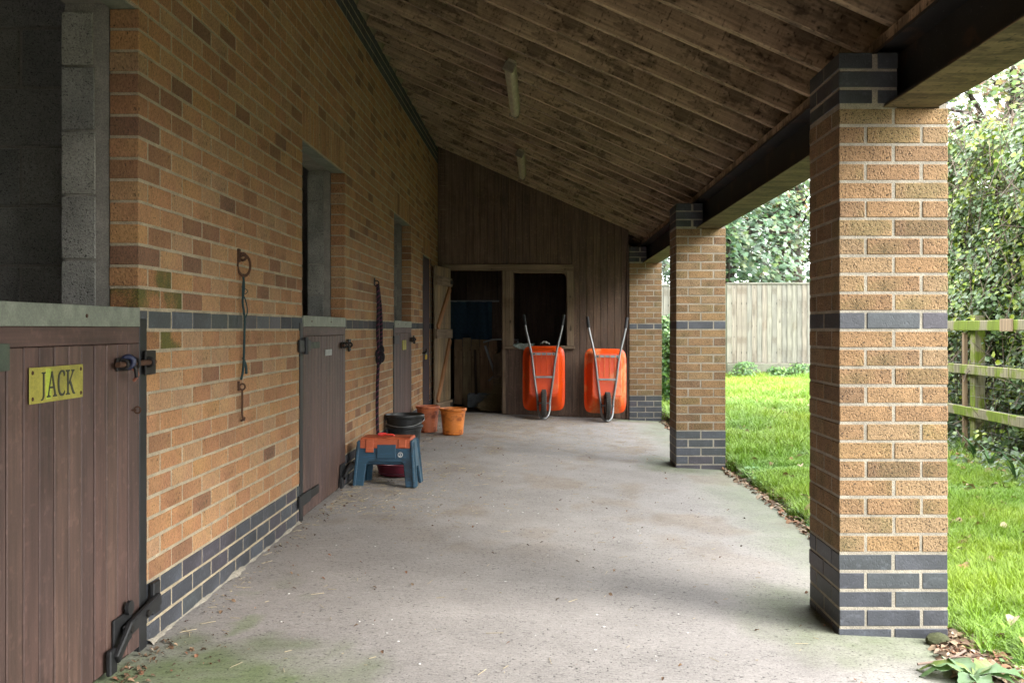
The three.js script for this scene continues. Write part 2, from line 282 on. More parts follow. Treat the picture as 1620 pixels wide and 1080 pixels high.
// ------------------------------------------------------------------ brickwork
const COURSE = 0.075, courseY = (c) => EYE + COURSE * c;
const OPEN = [[2.25, 3.43, 2.35, 14], [5.79, 7.05, 2.35, 14], [9.42, 10.66, 2.35, 14], [11.78, 12.5, 2.125, 11]];   // depth from, to, top, last course
const brickGeos = {};
function brickGeo(lx, ly, lz, c = 0.004) {
  const k = [lx, ly, lz].map((t) => t.toFixed(3)).join(), v = Math.floor(R() * 9), key = k + '/' + v;
  if (!brickGeos[key]) { const g = cbox(lx, ly, lz, c); uvm(g, R() * 3, R() * 3); brickGeos[key] = g; }
  return brickGeos[key];
}
const WALL_END = 13.42, NEAR = -8;  // NEAR: building run lengthened out of view to shade the walkway
{
  const wall = thing('brick_wall', 'long orange brick stable wall with a dark blue brick band and plinth', 'wall', [WX, 0, -6]);
  const list = [];                                            // {d0,d1,y0,h,blue,tone}
  for (let c = -15; c <= 32; c++) {
    const y0 = courseY(c), segs = []; let a = NEAR;
    for (const [o0, o1, , top] of OPEN) {
      if (c <= top) { segs.push([a, o0]); a = o1; }
      else if (c <= top + 3) { segs.push([a, o0 - 0.005]); a = o1 + 0.005; }   // soldier course above the opening
    }
    segs.push([a, WALL_END]);
    const off = 3.74 + (c & 1 ? 0.1125 : 0);
    for (const [s0, s1] of segs) {
      let p = s0;
      while (p < s1 - 0.01) {
        let q = off + 0.225 * (Math.floor((p - off) / 0.225 + 1e-6) + 1);
        if (q - p < 0.045) q += 0.225;
        if (s1 - q < 0.045 || q > s1) q = s1;
        list.push({ d0: p === s0 ? p : p + 0.005, d1: q === s1 ? q : q - 0.005, y0, h: 0.065, c, blue: c === 0 || c <= -13 || c >= 30 });
        p = q;
      }
    }
  }
  for (const [o0, o1, top] of OPEN) { const n = Math.round((o1 - o0) / 0.075), w = (o1 - o0) / n; for (let i = 0; i < n; i++) list.push({ d0: o0 + i * w + 0.005, d1: o0 + (i + 1) * w - 0.005, y0: top + 0.01, h: 0.215, c: 99, soldier: true }); }
  for (const b of list) {
    const px = (d) => VX + F * WX / d; b.a = 0;
    if (b.d0 > 3.2) { const dm = (b.d0 + b.d1) / 2, u = px(dm), v = VY - F * (b.y0 + b.h / 2 - EYE) / dm; if (u > 200 && v > -20 && v < 1100) b.a = (px(b.d1) - px(b.d0)) * F * b.h / dm; }
  }
  const order = [...list].sort((p, q) => q.a - p.a); order.forEach((b, i) => { b.own = i < 300 && b.a > 0; });
  const rest = [];
  for (const b of list) {
    const L = b.d1 - b.d0, dx = rr(-0.0004, 0.0022), dm = (b.d0 + b.d1) / 2, moss = (Math.abs(b.c) === 1 && b.d0 > 3.4 && b.d1 < 3.9) || (b.c === 2 && b.d0 > 3.45 && b.d1 < 3.8);
    const ti = tone(), bi = Math.floor(R() * 5);
    const x = WX - 0.051 + dx, y = b.y0 + b.h / 2;
    if (b.own) {
      const m = local('brick', moss ? uvm(cbox(0.102, b.h, L, .0025), R(), R()) : brickGeo(0.102, b.h, +L.toFixed(3), 0.0025), moss ? mMoss[bi & 1] : b.blue ? mBlue[bi] : mBrick[ti], wall);
      m.position.set(x - WX, y, -dm + 6); m.rotation.set(rr(-.004, .004), rr(-.006, .006), 0);
    } else {
      const g = cbox(0.102, b.h, L, 0.0025); uvm(g, R() * 3, R() * 3); g.translate(x - WX, y, -dm + 6);
      const k = rr(.9, 1.08); rest.push(paint(g, (b.blue ? BLUES[bi] : TONES[ti]).map((t) => t * k)));
    }
  }
  const r = local('smaller_bricks', merge(rest), mBrickAll, wall); r.userData.kind = 'stuff';
  // mortar bed, a little behind the brick faces
  const pts = [[NEAR + .005, -0.2]]; for (const [o0, o1, top] of OPEN) pts.push([o0 - 0.005, -0.2], [o0 - 0.005, top + 0.004], [o1 + 0.005, top + 0.004], [o1 + 0.005, -0.2]);
  pts.push([WALL_END - 0.003, -0.2], [WALL_END - 0.003, 3.86], [NEAR + .005, 3.86]);
  part('mortar', extrudeX(pts, [], WX - 0.1, WX - 0.001), mMortar, wall);
  for (const [o0, o1, top] of OPEN) part('lintel', wbox(WX - 0.098, WX - 0.012, top + 0.001, top + 0.0095, o0 - 0.004, o1 + 0.004, 0.001), mGalv, wall);
  for (const [d0, d1] of [[3.4265, 3.488], [5.715, 5.782], [9.355, 9.412], [11.72, 11.775], [12.505, 12.55]]) part('frame_bar', wbox(WX - 0.004, WX + 0.007, 0.105, d0 < 11 ? 1.27 : 2.12, d0, d1, 0.002), mBlack, wall, 'black painted steel bar beside door opening');
  // ragged mortar fillet where wall meets floor
  const fil = [];
  for (const [a, b] of [[3.5, 5.70], [7.07, 9.34], [10.68, 11.7]]) {
    const P = [], I = []; let n = 0;
    for (let d = a; d <= b; d += .02, n++) { const w = .004 + .05 * Math.pow(fn(d * 9, 5, 4, 7), 2) , h = w * (.35 + .5 * fn(d * 14, 9, 3, 2)); P.push(WX - .002, .108 + h, -d, WX + w * .5, .108 + h * .7, -d, WX + w, .104, -d); }
    for (let k = 0; k < n - 1; k++) for (let e = 0; e < 2; e++) { const q = k * 3 + e; I.push(q, q + 1, q + 4, q, q + 4, q + 3); }
    const g = new THREE.BufferGeometry(); g.setAttribute('position', new THREE.Float32BufferAttribute(P, 3)); g.setIndex(I); g.computeVertexNormals(); fil.push(uvm(g));
  }
  part('mortar_fillet', merge(fil), mPierMortar, wall);
}
{                                                             // inner leaf of concrete blocks behind the brick
  const leaf = thing('block_wall', 'grey concrete block inner leaf showing in the stable door reveals', 'wall', [WX - 0.2, 0, -6]);
  const pts = [[NEAR + .005, 0.0]]; for (const [o0, o1, top] of OPEN) pts.push([o0 - 0.002, 0], [o0 - 0.002, top + 0.02], [o1 + 0.006, top + 0.02], [o1 + 0.006, 0]);
  pts.push([WALL_END - 0.003, 0], [WALL_END - 0.003, 3.95], [NEAR + .005, 3.95]);
  part('mortar', extrudeX(pts, [], WX - 0.258, WX - 0.104), mBlockMortar, leaf);
  for (const [, o1, top] of OPEN) for (let y = 1.70 - 0.225 * 7; y < top; y += 0.225) {
    const y0 = Math.max(y + 0.005, 0.11), y1 = Math.min(y + 0.22, top - 0.012); if (y1 - y0 < 0.05) continue;
    part('concrete_block', wbox(WX - 0.266, WX - 0.154 + rr(-.006, .006), y0, y1, o1 - 0.006, o1 + 0.003, 0.0025), pick(mBlock), leaf);
  }
}
function blockCrossWall(d, label, detailed) {                 // between two stables, faces the camera
  const w = thing('block_cross_wall', label, 'wall', [-3.3, 0.1, -d - 0.07], 'cross walls between the stables');
  part('mortar', wbox(-5.0, WX - 0.262, 0.101, 4.1, d + 0.006, d + 0.134, 0.001), mBlockMortar, w);
  if (!detailed) return;
  for (let r = -7; r < 9; r++) { const y = 1.70 + 0.225 * r; for (let i = 0; i < 5; i++) { const x1 = WX - 0.266 - i * 0.45 + (r & 1 ? -0.09 : 0.14), x0 = x1 - 0.44; part('concrete_block', wbox(x0, Math.min(x1, WX - 0.266), Math.max(y + 0.005, 0.11), y + 0.22, d + rr(-.002, .002), d + 0.1, 0.004), pick(mBlock), w); } }
}
blockCrossWall(3.73, 'grey concrete block wall seen over the door with yellow name plate', true);
blockCrossWall(7.55, 'dim block wall inside the second stable behind its half door', false);
blockCrossWall(11.2, 'dim block wall inside the third stable behind its half door', false);
{
  const b = thing('block_back_wall', 'dark block back wall closing off the stables', 'wall', [-5.1, 0, -8]);
  part('wall', wbox(-5.2, -5.0, 0, 5.2, NEAR, 17.6, 0.005), mBlock[1], b);
  const e = thing('block_end_wall', 'block gable wall at the near end of the stables', 'wall', [-3.3, 0, -NEAR]);
  part('wall', extrudeZ([[-5.0, 0], [WX, 0], [WX, 3.84], [-5.0, 5.4]], [], NEAR - .15, NEAR), mBlock[1], e);
}
// brick piers: two bricks square, three of them down the open side
function pier(d0, label) {
  const cx = 1.427, cd = d0 + 0.22, t = thing('brick_pier', label, 'pier', [cx, 0, -cd], 'brick piers carrying the canopy beam');
  const H = 0.1025, S = 0.215;
  local('mortar', wbox(-0.2175, 0.2175, -0.2, 2.122, -0.2175, 0.2175, 0.001), mPierMortar, t);
  local('mortar', wbox(-0.2175, 0.0145, 2.122, 2.345, -0.2175, 0.2175, 0.001), mPierMortar, t);
  local('mortar', wbox(0.185, 0.2175, 2.122, 2.345, -0.2175, 0.2175, 0.001), mPierMortar, t);
  for (let c = -17; c <= 14; c++) {
    const y0 = courseY(c), blue = c === 0 || c <= -13 || c >= 12; let L;
    if (c < 12) {
      // [x0,x1,depth0,depth1] about the pier's middle
      const A = [[-.22, -.005, -.22, -.22 + H], [.005, .22, -.22, -.22 + H], [-.22, -.005, .22 - H, .22], [.005, .22, .22 - H, .22], [-.22, -.22 + H, -.1075, .1075], [.22 - H, .22, -.1075, .1075]];
      L = (c & 1) ? A : A.map(([a, b, e, f]) => [e, f, a, b]);
    } else {
      L = c & 1 ? [[-.22, .018, -.22, -.118], [-.22, -.118, -.108, .107], [-.22, .018, .117, .22]] : [[-.22, -.085, -.22, -.005], [-.065, .018, -.22, -.118], [-.22, -.118, .005, .22], [-.108, .018, .117, .22]];
      L = L.concat([[.182, .22, -.22, -.005], [.182, .22, .005, .22]]);
    }
    for (const [x0, x1, e0, e1] of L) {
      const yb = c === 12 ? y0 + 0.009 : y0, h = c === 12 ? 0.056 : 0.065;
      const m = local('brick', brickGeo(+(x1 - x0).toFixed(3), h, +(e1 - e0).toFixed(3), 0.003), blue ? pick(mBlue) : mPierBrick[tone()], t);
      m.position.set((x0 + x1) / 2 + rr(-.0015, .0015), yb + h / 2, -(e0 + e1) / 2 + rr(-.0015, .0015)); m.rotation.y = rr(-.006, .006);
    }
  }
  return t;
}
pier(3.97, 'nearest and largest brick pier, with blue brick base and band');
pier(8.74, 'middle brick pier standing between the nearest pier and the wheelbarrows');
pier(13.34, 'farthest brick pier, beside the dark timber end wall');
pier(-0.8, 'brick pier carrying the canopy beam just behind the viewpoint');
pier(-5.57, 'unseen added brick pier under the canopy lengthened to cut light from behind');  // added out of view with the lengthened canopy, which holds back light from behind

// ------------------------------------------------------------------ canopy: beam, plate, rafters, deck
const SL = 0.44, roofY = (x) => 3.69 - SL * (x - WX), ANG = Math.atan(SL);
{
  const b = thing('steel_beam', 'black steel beam on the brick piers with weathered tan underside', 'beam', [1.495, 2.128, -6]);
  const y0 = 2.128, y1 = 2.39, x0 = 1.39, x1 = 1.60, w0 = 1.489, w1 = 1.501, t = 0.014;
  part('web', extrudeZ([[x0, y0 + .006], [x1, y0 + .006], [x1, y0 + t], [w1, y0 + t], [w1, y1 - t], [x1, y1 - t], [x1, y1], [x0, y1], [x0, y1 - t], [w0, y1 - t], [w0, y0 + t], [x0, y0 + t]], [], -8, 17.4), mBeam, b);
  part('bottom_plate', wbox(x0 - .004, x1 + .004, y0, y0 + .0055, -8, 17.4, 0.001, true), mFlange, b, 'weathered tan underside of steel beam');
  const roof = thing('canopy_roof', 'sloping timber canopy roof with close dirty brown rafters', 'roof', [0, 3.0, -7]);
  part('wall_plate', wbox(1.40, 1.50, 2.392, 2.445, -8, 17.4, 0.004, false), mRaft[0], roof);
  const len = (1.66 - WX + 0.006) / Math.cos(ANG), hgt = 0.145, mid = (1.66 + WX - 0.006) / 2;
  const geos = Array.from({ length: 14 }, () => uvm(cbox(len, hgt, 0.047, 0.002), R() * 5, R() * 5, true));
  let i = 0;
  for (let d = -7.65; d < 17.3; d += 0.4) {  // canopy behind the camera is unseen, lengthened to darken the rafter sides
    const m = local('rafter', geos[i++ % 14], pick(mRaft), roof); m.rotation.z = -ANG;
    const n = V(Math.sin(ANG), Math.cos(ANG), 0).multiplyScalar(hgt / 2);
    m.position.set(mid + n.x, roofY(mid) + n.y - 3.0 + rr(-.003, .003), -d + 7 + rr(-.01, .01)); m.rotation.y = rr(-.002, .002);
  }
  const yd = (x) => roofY(x) + 0.162;
  part('roof_deck', extrudeZ([[-5.25, yd(-5.25)], [1.72, yd(1.72)], [1.72, yd(1.72) + 0.07], [-5.25, yd(-5.25) + 0.07]], [], -8.1, 17.6), mDeck, roof);
  part('fascia_board', wbox(1.664, 1.69, roofY(1.66) + 0.01, yd(1.69) - 0.004, -8.05, 17.5, 0.003), mBlack, roof);
}
function stripLight(d0, d1, label) {
  const x = -0.2, y = roofY(x) - 0.004, t = thing('strip_light', label, 'light fitting', [x, y, -(d0 + d1) / 2], 'strip lights under the rafters');
  const L = d1 - d0; t.rotation.z = -ANG;
  local('body', cbox(0.062, 0.028, L, 0.004).translate(0, -0.0145, 0), mat([.48, .42, .30], { map: tPale }), t);
  const s = new THREE.Shape(); s.moveTo(-0.034, 0); s.bezierCurveTo(-0.05, -0.03, -0.03, -0.062, 0, -0.062); s.bezierCurveTo(0.03, -0.062, 0.05, -0.03, 0.034, 0); s.closePath();
  const g = new THREE.ExtrudeGeometry(s, { depth: L - 0.06, bevelEnabled: false, curveSegments: 6 }); g.translate(0, -0.029, -(L - 0.06) / 2);
  local('diffuser', g, mat([.50, .43, .29], { roughness: 0.5, map: tMetal }), t, 'dusty yellowed ribbed diffuser');
  for (const s2 of [-1, 1]) local('end_cap', cbox(0.082, 0.074, 0.028, 0.008).translate(0, -0.056, s2 * (L / 2 - 0.014)), mat([.30, .26, .19], { map: tMetal }), t);
  for (const k of [-.02, .02]) local('ribbing', cbox(0.005, 0.004, L - 0.07, 0.001).translate(k, -0.089, 0), mat([.40, .35, .24]), t);
}
stripLight(7.0, 8.55, 'nearer dusty strip light fitting under the rafters');
stripLight(10.5, 12.1, 'farther dusty strip light fitting near the timber end wall');

// ------------------------------------------------------------------ stable doors
const font = await new FontLoader().loadAsync('fonts/droid/droid_serif_regular.typeface.json');
function flatText(str, size, squash) { const sh = font.generateShapes(str, size); const g = new THREE.ExtrudeGeometry(sh, { depth: 0.0012, bevelEnabled: false, curveSegments: 4 }); g.computeBoundingBox(); const b = g.boundingBox; g.translate(-(b.min.x + b.max.x) / 2, -(b.min.y + b.max.y) / 2, 0); g.scale(squash, 1, 1); return g; }
const GD = 'half doors of the stables';
function bar(a, b, w, h) { const d = V().subVectors(b, a), g = cbox(w, h, d.length(), .005); g.applyQuaternion(new THREE.Quaternion().setFromUnitVectors(V(0, 0, 1), d.clone().normalize())); g.translate((a.x + b.x) / 2, (a.y + b.y) / 2, (a.z + b.z) / 2); return uvm(g); }
function stableDoor(d0, d1, y0, top, label, withRail = true, n = 0) {
  const fx = WX + 0.006, bx = fx - 0.042, t = thing('stable_door', label, 'door', [WX - 0.02, y0, -(d0 + d1) / 2], GD);
  const stile = 0.088, rb = top - 0.122;                      // underside of the top rail
  part('top_strip', wbox(bx - 0.004, fx + 0.003, top - 0.066, top, d0, d1, 0.002), mGalv, t, 'dull galvanised metal strip along the door top');
  for (const s of [0, 1]) part('screw', cyl(V(fx + 0.003, top - 0.033, -(d0 + 0.2 + s * 0.55)), V(fx + 0.0055, top - 0.033, -(d0 + 0.2 + s * 0.55)), 0.006), mRust, t);
  part('top_rail', wbox(bx, fx, rb, top - 0.067, d0, d1, 0.002, true), mDoor[0], t);
  part('stile', wbox(bx, fx - 0.0005, y0, rb - 0.001, d1 - stile, d1, 0.002), mDoor[1], t);
  part('stile', wbox(bx, fx - 0.0005, y0, rb - 0.001, d0, d0 + stile * 0.6, 0.002), mDoor[2], t);
  const a = d0 + stile * 0.6, b = d1 - stile, k = n || Math.round((b - a) / 0.083), w = (b - a) / k;
  for (let i = 0; i < k; i++) part('board', wbox(bx + 0.008, fx - 0.002 + rr(-.001, .001), y0 + rr(0, .004), rb - 0.002, a + i * w + 0.003, a + (i + 1) * w - 0.003, 0.0022), pick(mDoor), t);
  return t;
}
function bolt(t, d, y, dir) {                                 // barrel bolt on the door face reaching over the jamb
  const x = WX + 0.012, D = (s) => -(d + dir * s);
  const plate = part('bolt', wbox(x, x + 0.006, y - 0.022, y + 0.022, Math.min(d, d + dir * .15), Math.max(d, d + dir * .15), 0.002), mIron, t);
  part('barrel', cyl(V(x + 0.02, y, D(-0.03)), V(x + 0.02, y, D(0.27)), 0.0095), mRust, plate);
  for (const s of [0.02, 0.11, 0.23]) part('staple', new THREE.TorusGeometry(0.015, 0.006, 6, 12).translate(x + 0.018, y, D(s)), mIron, plate);
  part('handle', tube([V(x + 0.02, y, D(0.05)), V(x + 0.042, y - 0.01, D(0.05)), V(x + 0.046, y - 0.045, D(0.055))], 0.006, 6), mIron, plate);
  part('keeper', wbox(x + 0.004, x + 0.011, y - 0.045, y + 0.04, Math.min(d + dir * .22, d + dir * .31), Math.max(d + dir * .22, d + dir * .31), 0.002), mIron, plate);
}
{
  const t = stableDoor(2.27, 3.425, 0.128, 1.308, 'nearest stable half door, with yellow name plate reading JACK');
  const x = WX + 0.008, pl = part('name_plate', wbox(x, x + 0.003, 1.028, 1.128, 2.68, 2.992, 0.001), mat([.44, .385, .06], { map: tMetal, roughness: 0.4, metalness: 0.25 }), t, 'yellow metal plate lettered JACK');
  const gj = flatText('J', 0.060, 0.9), gk = flatText('ACK', 0.074, 0.80); gj.translate(-0.083, -0.004, 0); gk.translate(0.02, 0, 0);
  const g = merge([gj, gk]); g.rotateY(Math.PI / 2); g.translate(x + 0.0034, 1.078, -2.835);
  part('lettering', g, mat([.03, .03, .02]), pl);
  part('lime_patch', wbox(x + 0.0027, x + 0.0033, 1.036, 1.122, 2.767, 2.80, 0.0001), mat([.46, .53, .045], { map: tMetal, roughness: 0.4 }), pl);  // lime-yellow strip across the plate, greener than the rest
  for (const [d, y] of [[2.695, 1.042], [2.695, 1.114], [2.978, 1.042], [2.978, 1.114]]) part('screw', new THREE.SphereGeometry(0.006, 8, 6).scale(0.5, 1, 1).translate(x + 0.003, y, -d), mRust, pl);
  bolt(t, 3.22, 1.118, 1);
  // chewed tape and blue grip round the bolt
  part('bolt_grip', new THREE.TorusGeometry(0.017, 0.010, 8, 14).rotateY(0.3).translate(x + 0.026, 1.125, -3.265), mat([.012, .016, .045], { roughness: 0.5 }), t);
  part('bolt_grip', tube([V(x + 0.03, 1.11, -3.27), V(x + 0.045, 1.09, -3.29), V(x + 0.03, 1.07, -3.32), V(x + 0.02, 1.06, -3.325)], 0.006, 6), mat([.22, .08, .05]), t);
  const sc = part('eye_bolt', new THREE.TorusGeometry(0.011, 0.003, 6, 14).translate(x + 0.014, 0.957, -3.37), mRust, t); part('stem', cyl(V(x - 0.002, 0.957, -3.36), V(x + 0.014, 0.957, -3.36), 0.003), mRust, sc);
  part('hinge_plate', wbox(x, x + 0.006, 1.125, 1.197, 2.50, 2.575, 0.002), mat([.07, .09, .06], { map: tMetal, roughness: 0.6 }), t, 'small green painted plate');
  // kick-over latch at the foot
  const k = part('kick_latch', wbox(x, x + 0.008, 0.185, 0.285, 3.20, 3.34, 0.003), mBlack, t, 'black kick-over latch at the foot of the door');
  part('latch_bar', bar(V(x + 0.026, 0.232, -3.24), V(x + 0.026, 0.268, -3.53), 0.02, 0.046), mBlack, k);
  part('pivot_arm', bar(V(x + 0.03, 0.17, -3.165), V(x + 0.034, 0.252, -3.27), 0.018, 0.04), mBlack, k);
  for (const [d, y] of [[3.26, .24], [3.40, .252]]) part('rivet', new THREE.CylinderGeometry(.012, .012, .012, 10).rotateZ(Math.PI / 2).translate(x + .038, y, -d), mIron, k);
  part('foot_lever', wbox(x + 0.008, x + 0.026, 0.125, 0.205, 3.135, 3.185, 0.006), mBlack, k);
  part('latch_ear', new THREE.CylinderGeometry(0.024, 0.024, 0.012, 14).rotateZ(Math.PI / 2).translate(x + 0.016, 0.30, -3.30), mBlack, k);
  part('keeper', wbox(x + 0.004, x + 0.02, 0.215, 0.33, 3.50, 3.56, 0.004), mBlack, k);
}
{
  const t = stableDoor(5.795, 7.04, 0.128, 1.314, 'second stable half door from the camera, behind the blue step stool');
  const x = WX + 0.008;
  bolt(t, 6.86, 1.12, 1);
  part('name_plate', wbox(x, x + 0.004, 1.06, 1.10, 6.36, 6.56, 0.001), mat([.40, .42, .40], { map: tFab, roughness: 0.5 }), t, 'small pale grey plate');
  const h = part('hinge', wbox(x, x + 0.012, 1.10, 1.17, 5.66, 5.93, 0.003), mBlack, t); part('hinge_knuckle', cyl(V(x + 0.016, 1.085, -5.79), V(x + 0.016, 1.185, -5.79), 0.013), mBlack, h);
  part('hinge_strap', wbox(x, x + 0.008, 1.115, 1.155, 5.935, 6.18, 0.002), mat([.10, .12, .09], { map: tMetal }), h);
  const h2 = part('hinge', wbox(x, x + 0.012, 0.20, 0.27, 5.66, 5.93, 0.003), mBlack, t); part('hinge_strap', wbox(x, x + 0.01, 0.21, 0.265, 5.935, 6.15, 0.002), mIron, h2);
  const k = part('kick_latch', wbox(x, x + 0.01, 0.19, 0.29, 6.83, 6.98, 0.003), mBlack, t); part('latch_bar', tube([V(x + 0.03, 0.2, -6.82), V(x + 0.038, 0.24, -6.9), V(x + 0.03, 0.26, -7.14)], 0.016, 7), mBlack, k); part('foot_lever', wbox(x + 0.008, x + 0.03, 0.13, 0.21, 6.79, 6.85, 0.005), mBlack, k);
}
{
  const t = stableDoor(9.43, 10.65, 0.128, 1.314, 'third stable half door from the camera, behind the black bucket');
  const x = WX + 0.008;
  bolt(t, 10.48, 1.12, 1);
  part('name_plate', wbox(x, x + 0.004, 1.02, 1.12, 9.93, 10.2, 0.001), mat([.45, .40, .05], { map: tMetal, roughness: 0.45 }), t, 'small yellow plate');
  part('hinge', wbox(x, x + 0.014, 1.09, 1.17, 9.30, 9.62, 0.003), mBlack, t);
}
{                                                             // full-height dark door near the end wall
  const d0 = 11.79, d1 = 12.49, t = thing('dark_door', 'narrow full-height dark purple-brown door with a brass padlock', 'door', [WX - 0.02, 0.12, -12.1]);
  const k = 7, w = (d1 - d0) / k, dk = mat([.050, .030, .036], { map: tDoor, roughness: 0.6 });
  for (let i = 0; i < k; i++) part('board', wbox(WX - 0.05, WX - 0.008, 0.125, 2.115, d0 + i * w + 0.001, d0 + (i + 1) * w - 0.001, 0.003), dk, t);
  const b = part('bolt', wbox(WX - 0.006, WX + 0.004, 0.93, 0.97, 11.8, 12.0, 0.002), mIron, t); part('barrel', cyl(V(WX + 0.016, 0.95, -11.62), V(WX + 0.016, 0.95, -11.95), 0.01), mIron, b);
  part('hook', tube([V(WX + 0.016, 0.95, -11.64), V(WX + 0.05, 0.96, -11.62), V(WX + 0.055, 1.0, -11.62)], 0.008, 6), mIron, b);
  const pd = part('padlock', wbox(WX + 0.006, WX + 0.032, 0.865, 0.925, 11.86, 11.91, 0.006), mat([.55, .36, .06], { metalness: 0.6, roughness: 0.35 }), t, 'small brass padlock'); part('shackle', new THREE.TorusGeometry(0.018, 0.005, 6, 14, Math.PI).rotateY(Math.PI / 2).translate(WX + 0.019, 0.925, -11.885), mSteel, pd);
}

// ------------------------------------------------------------------ timber end wall and tack room
const ED = 13.42;
{
  const t = thing('timber_partition', 'dark brown vertical board end wall with doorway and window opening', 'wall', [0, 0.05, -ED]);
  const xa = WX + 0.004, xb = 1.203, BW = 0.0965;
  for (let x = xa; x < xb - 0.01; x += BW) {
    const x1 = Math.min(x + BW, xb), xm = (x + x1) / 2, segs = [];
    if (xm < -1.262) segs.push([0.09, null]);
    else { if (xm < 0.456) segs.push([2.115, null]); if (xm > 0.456) segs.push([floorY(xm) + 0.004, null]); else if (xm > -0.517) segs.push([floorY(xm) + 0.004, 0.958]); }
    const m = pick(mBoard), o = rr(-.0015, .0015);
    for (const [y0, y1] of segs) {
      let g;
      if (y1 !== null) g = wbox(x + 0.0015, x1 - 0.0015, y0, y1, ED + o, ED + 0.02, 0.004);
      else g = extrudeZ([[x + .0015, y0], [x1 - .0015, y0], [x1 - .0015, roofY(x1) + 0.12], [x + .0015, roofY(x) + 0.12]], [], ED + o, ED + 0.02, 0.003);
      part('board', g, m, t);
    }
  }
  const rt = (x) => roofY(x) + 0.13;
  part('backing', extrudeZ([[WX + .01, 0.06], [-1.265, 0.06], [-1.265, 2.10], [-0.53, 2.10], [-0.53, 0.05], [1.2, 0.05], [1.2, rt(1.2)], [WX + .01, rt(WX + .01)]], [[[-0.36, 1.01], [0.352, 1.01], [0.352, 2.07], [-0.36, 2.07]]], ED + 0.021, ED + 0.05), mBoard[1], t);
  // frame round door and window
  const f = (x0, x1, y0, y1, p, n = 'frame') => part(n, wbox(x0, x1, y0, y1, ED - p, ED + 0.055, 0.003, (x1 - x0) > (y1 - y0)), mFrame, t);
  const head = f(-1.345, 0.456, 2.03, 2.112, 0.026, 'head_frame');
  f(-1.30, -1.25, 0.09, 2.028, 0.018, 'door_jamb');
  f(-0.517, -0.478, 0.075, 2.028, 0.020, 'door_jamb');
  f(-0.474, -0.372, 1.004, 2.028, 0.024, 'mullion');
  f(0.362, 0.455, 1.004, 2.028, 0.024, 'window_jamb');
  f(-0.50, 0.47, 0.960, 1.002, 0.05, 'window_sill');
  f(-0.370, 0.360, 1.995, 2.028, 0.012, 'window_head');
  const s = new THREE.Shape(); s.moveTo(0.36, 1.995); s.lineTo(0.29, 1.995); s.quadraticCurveTo(0.35, 1.985, 0.36, 1.915); s.closePath();
  const cg = new THREE.ExtrudeGeometry(s, { depth: 0.05, bevelEnabled: false }); cg.translate(0, 0, -ED - 0.04); part('corner_block', uvm(cg), mFrame, t);
  part('corner_post', wbox(1.176, 1.204, 0.012, 2.38, ED - 0.05, ED - 0.003, 0.004), mBoard[1], t);
}
{                                                             // the open ledged door, folded back on the brick wall
  const t = thing('plank_door', 'open weathered plank door with ledges, folded back to the brick wall', 'door', [-1.252, 0.10, -13.37]);
  const W = 0.77, H = 1.93, n = 6;
  const cols = [[.30, .22, .13], [.36, .25, .14], [.25, .185, .12]].map((c) => mat(c, { map: tPale }));
  for (let i = 0; i < n; i++) local('plank', cbox(W / n - 0.004, H, 0.022, 0.003).translate((i + 0.5) * W / n, H / 2 + 0.02, -0.02), cols[i % 3], t);
  for (const y of [0.12, 1.07, 1.76]) local('ledge', uvm(cbox(W - 0.01, 0.12, 0.028, 0.004).translate(W / 2, y, -0.046), 0, 0, true), mFrame, t);
  for (const [ya, yb] of [[0.18, 1.01], [1.13, 1.70]]) { const L = Math.hypot(W - 0.12, yb - ya); local('brace', cbox(0.09, L - 0.04, 0.024, 0.003).rotateZ(Math.atan2(W - 0.12, yb - ya)).translate(W / 2, (ya + yb) / 2, -0.044), mat([.40, .19, .08], { map: tPale }), t, 'reddish diagonal brace'); }
  for (const y of [0.12, 1.76]) local('hinge', cbox(0.14, 0.05, 0.008, 0.002).translate(0.05, y, -0.064), mIron, t);
  t.rotation.y = -(Math.PI / 2 + 0.17);
}
const mTack = mat([.10, .072, .052], { map: tDoor });
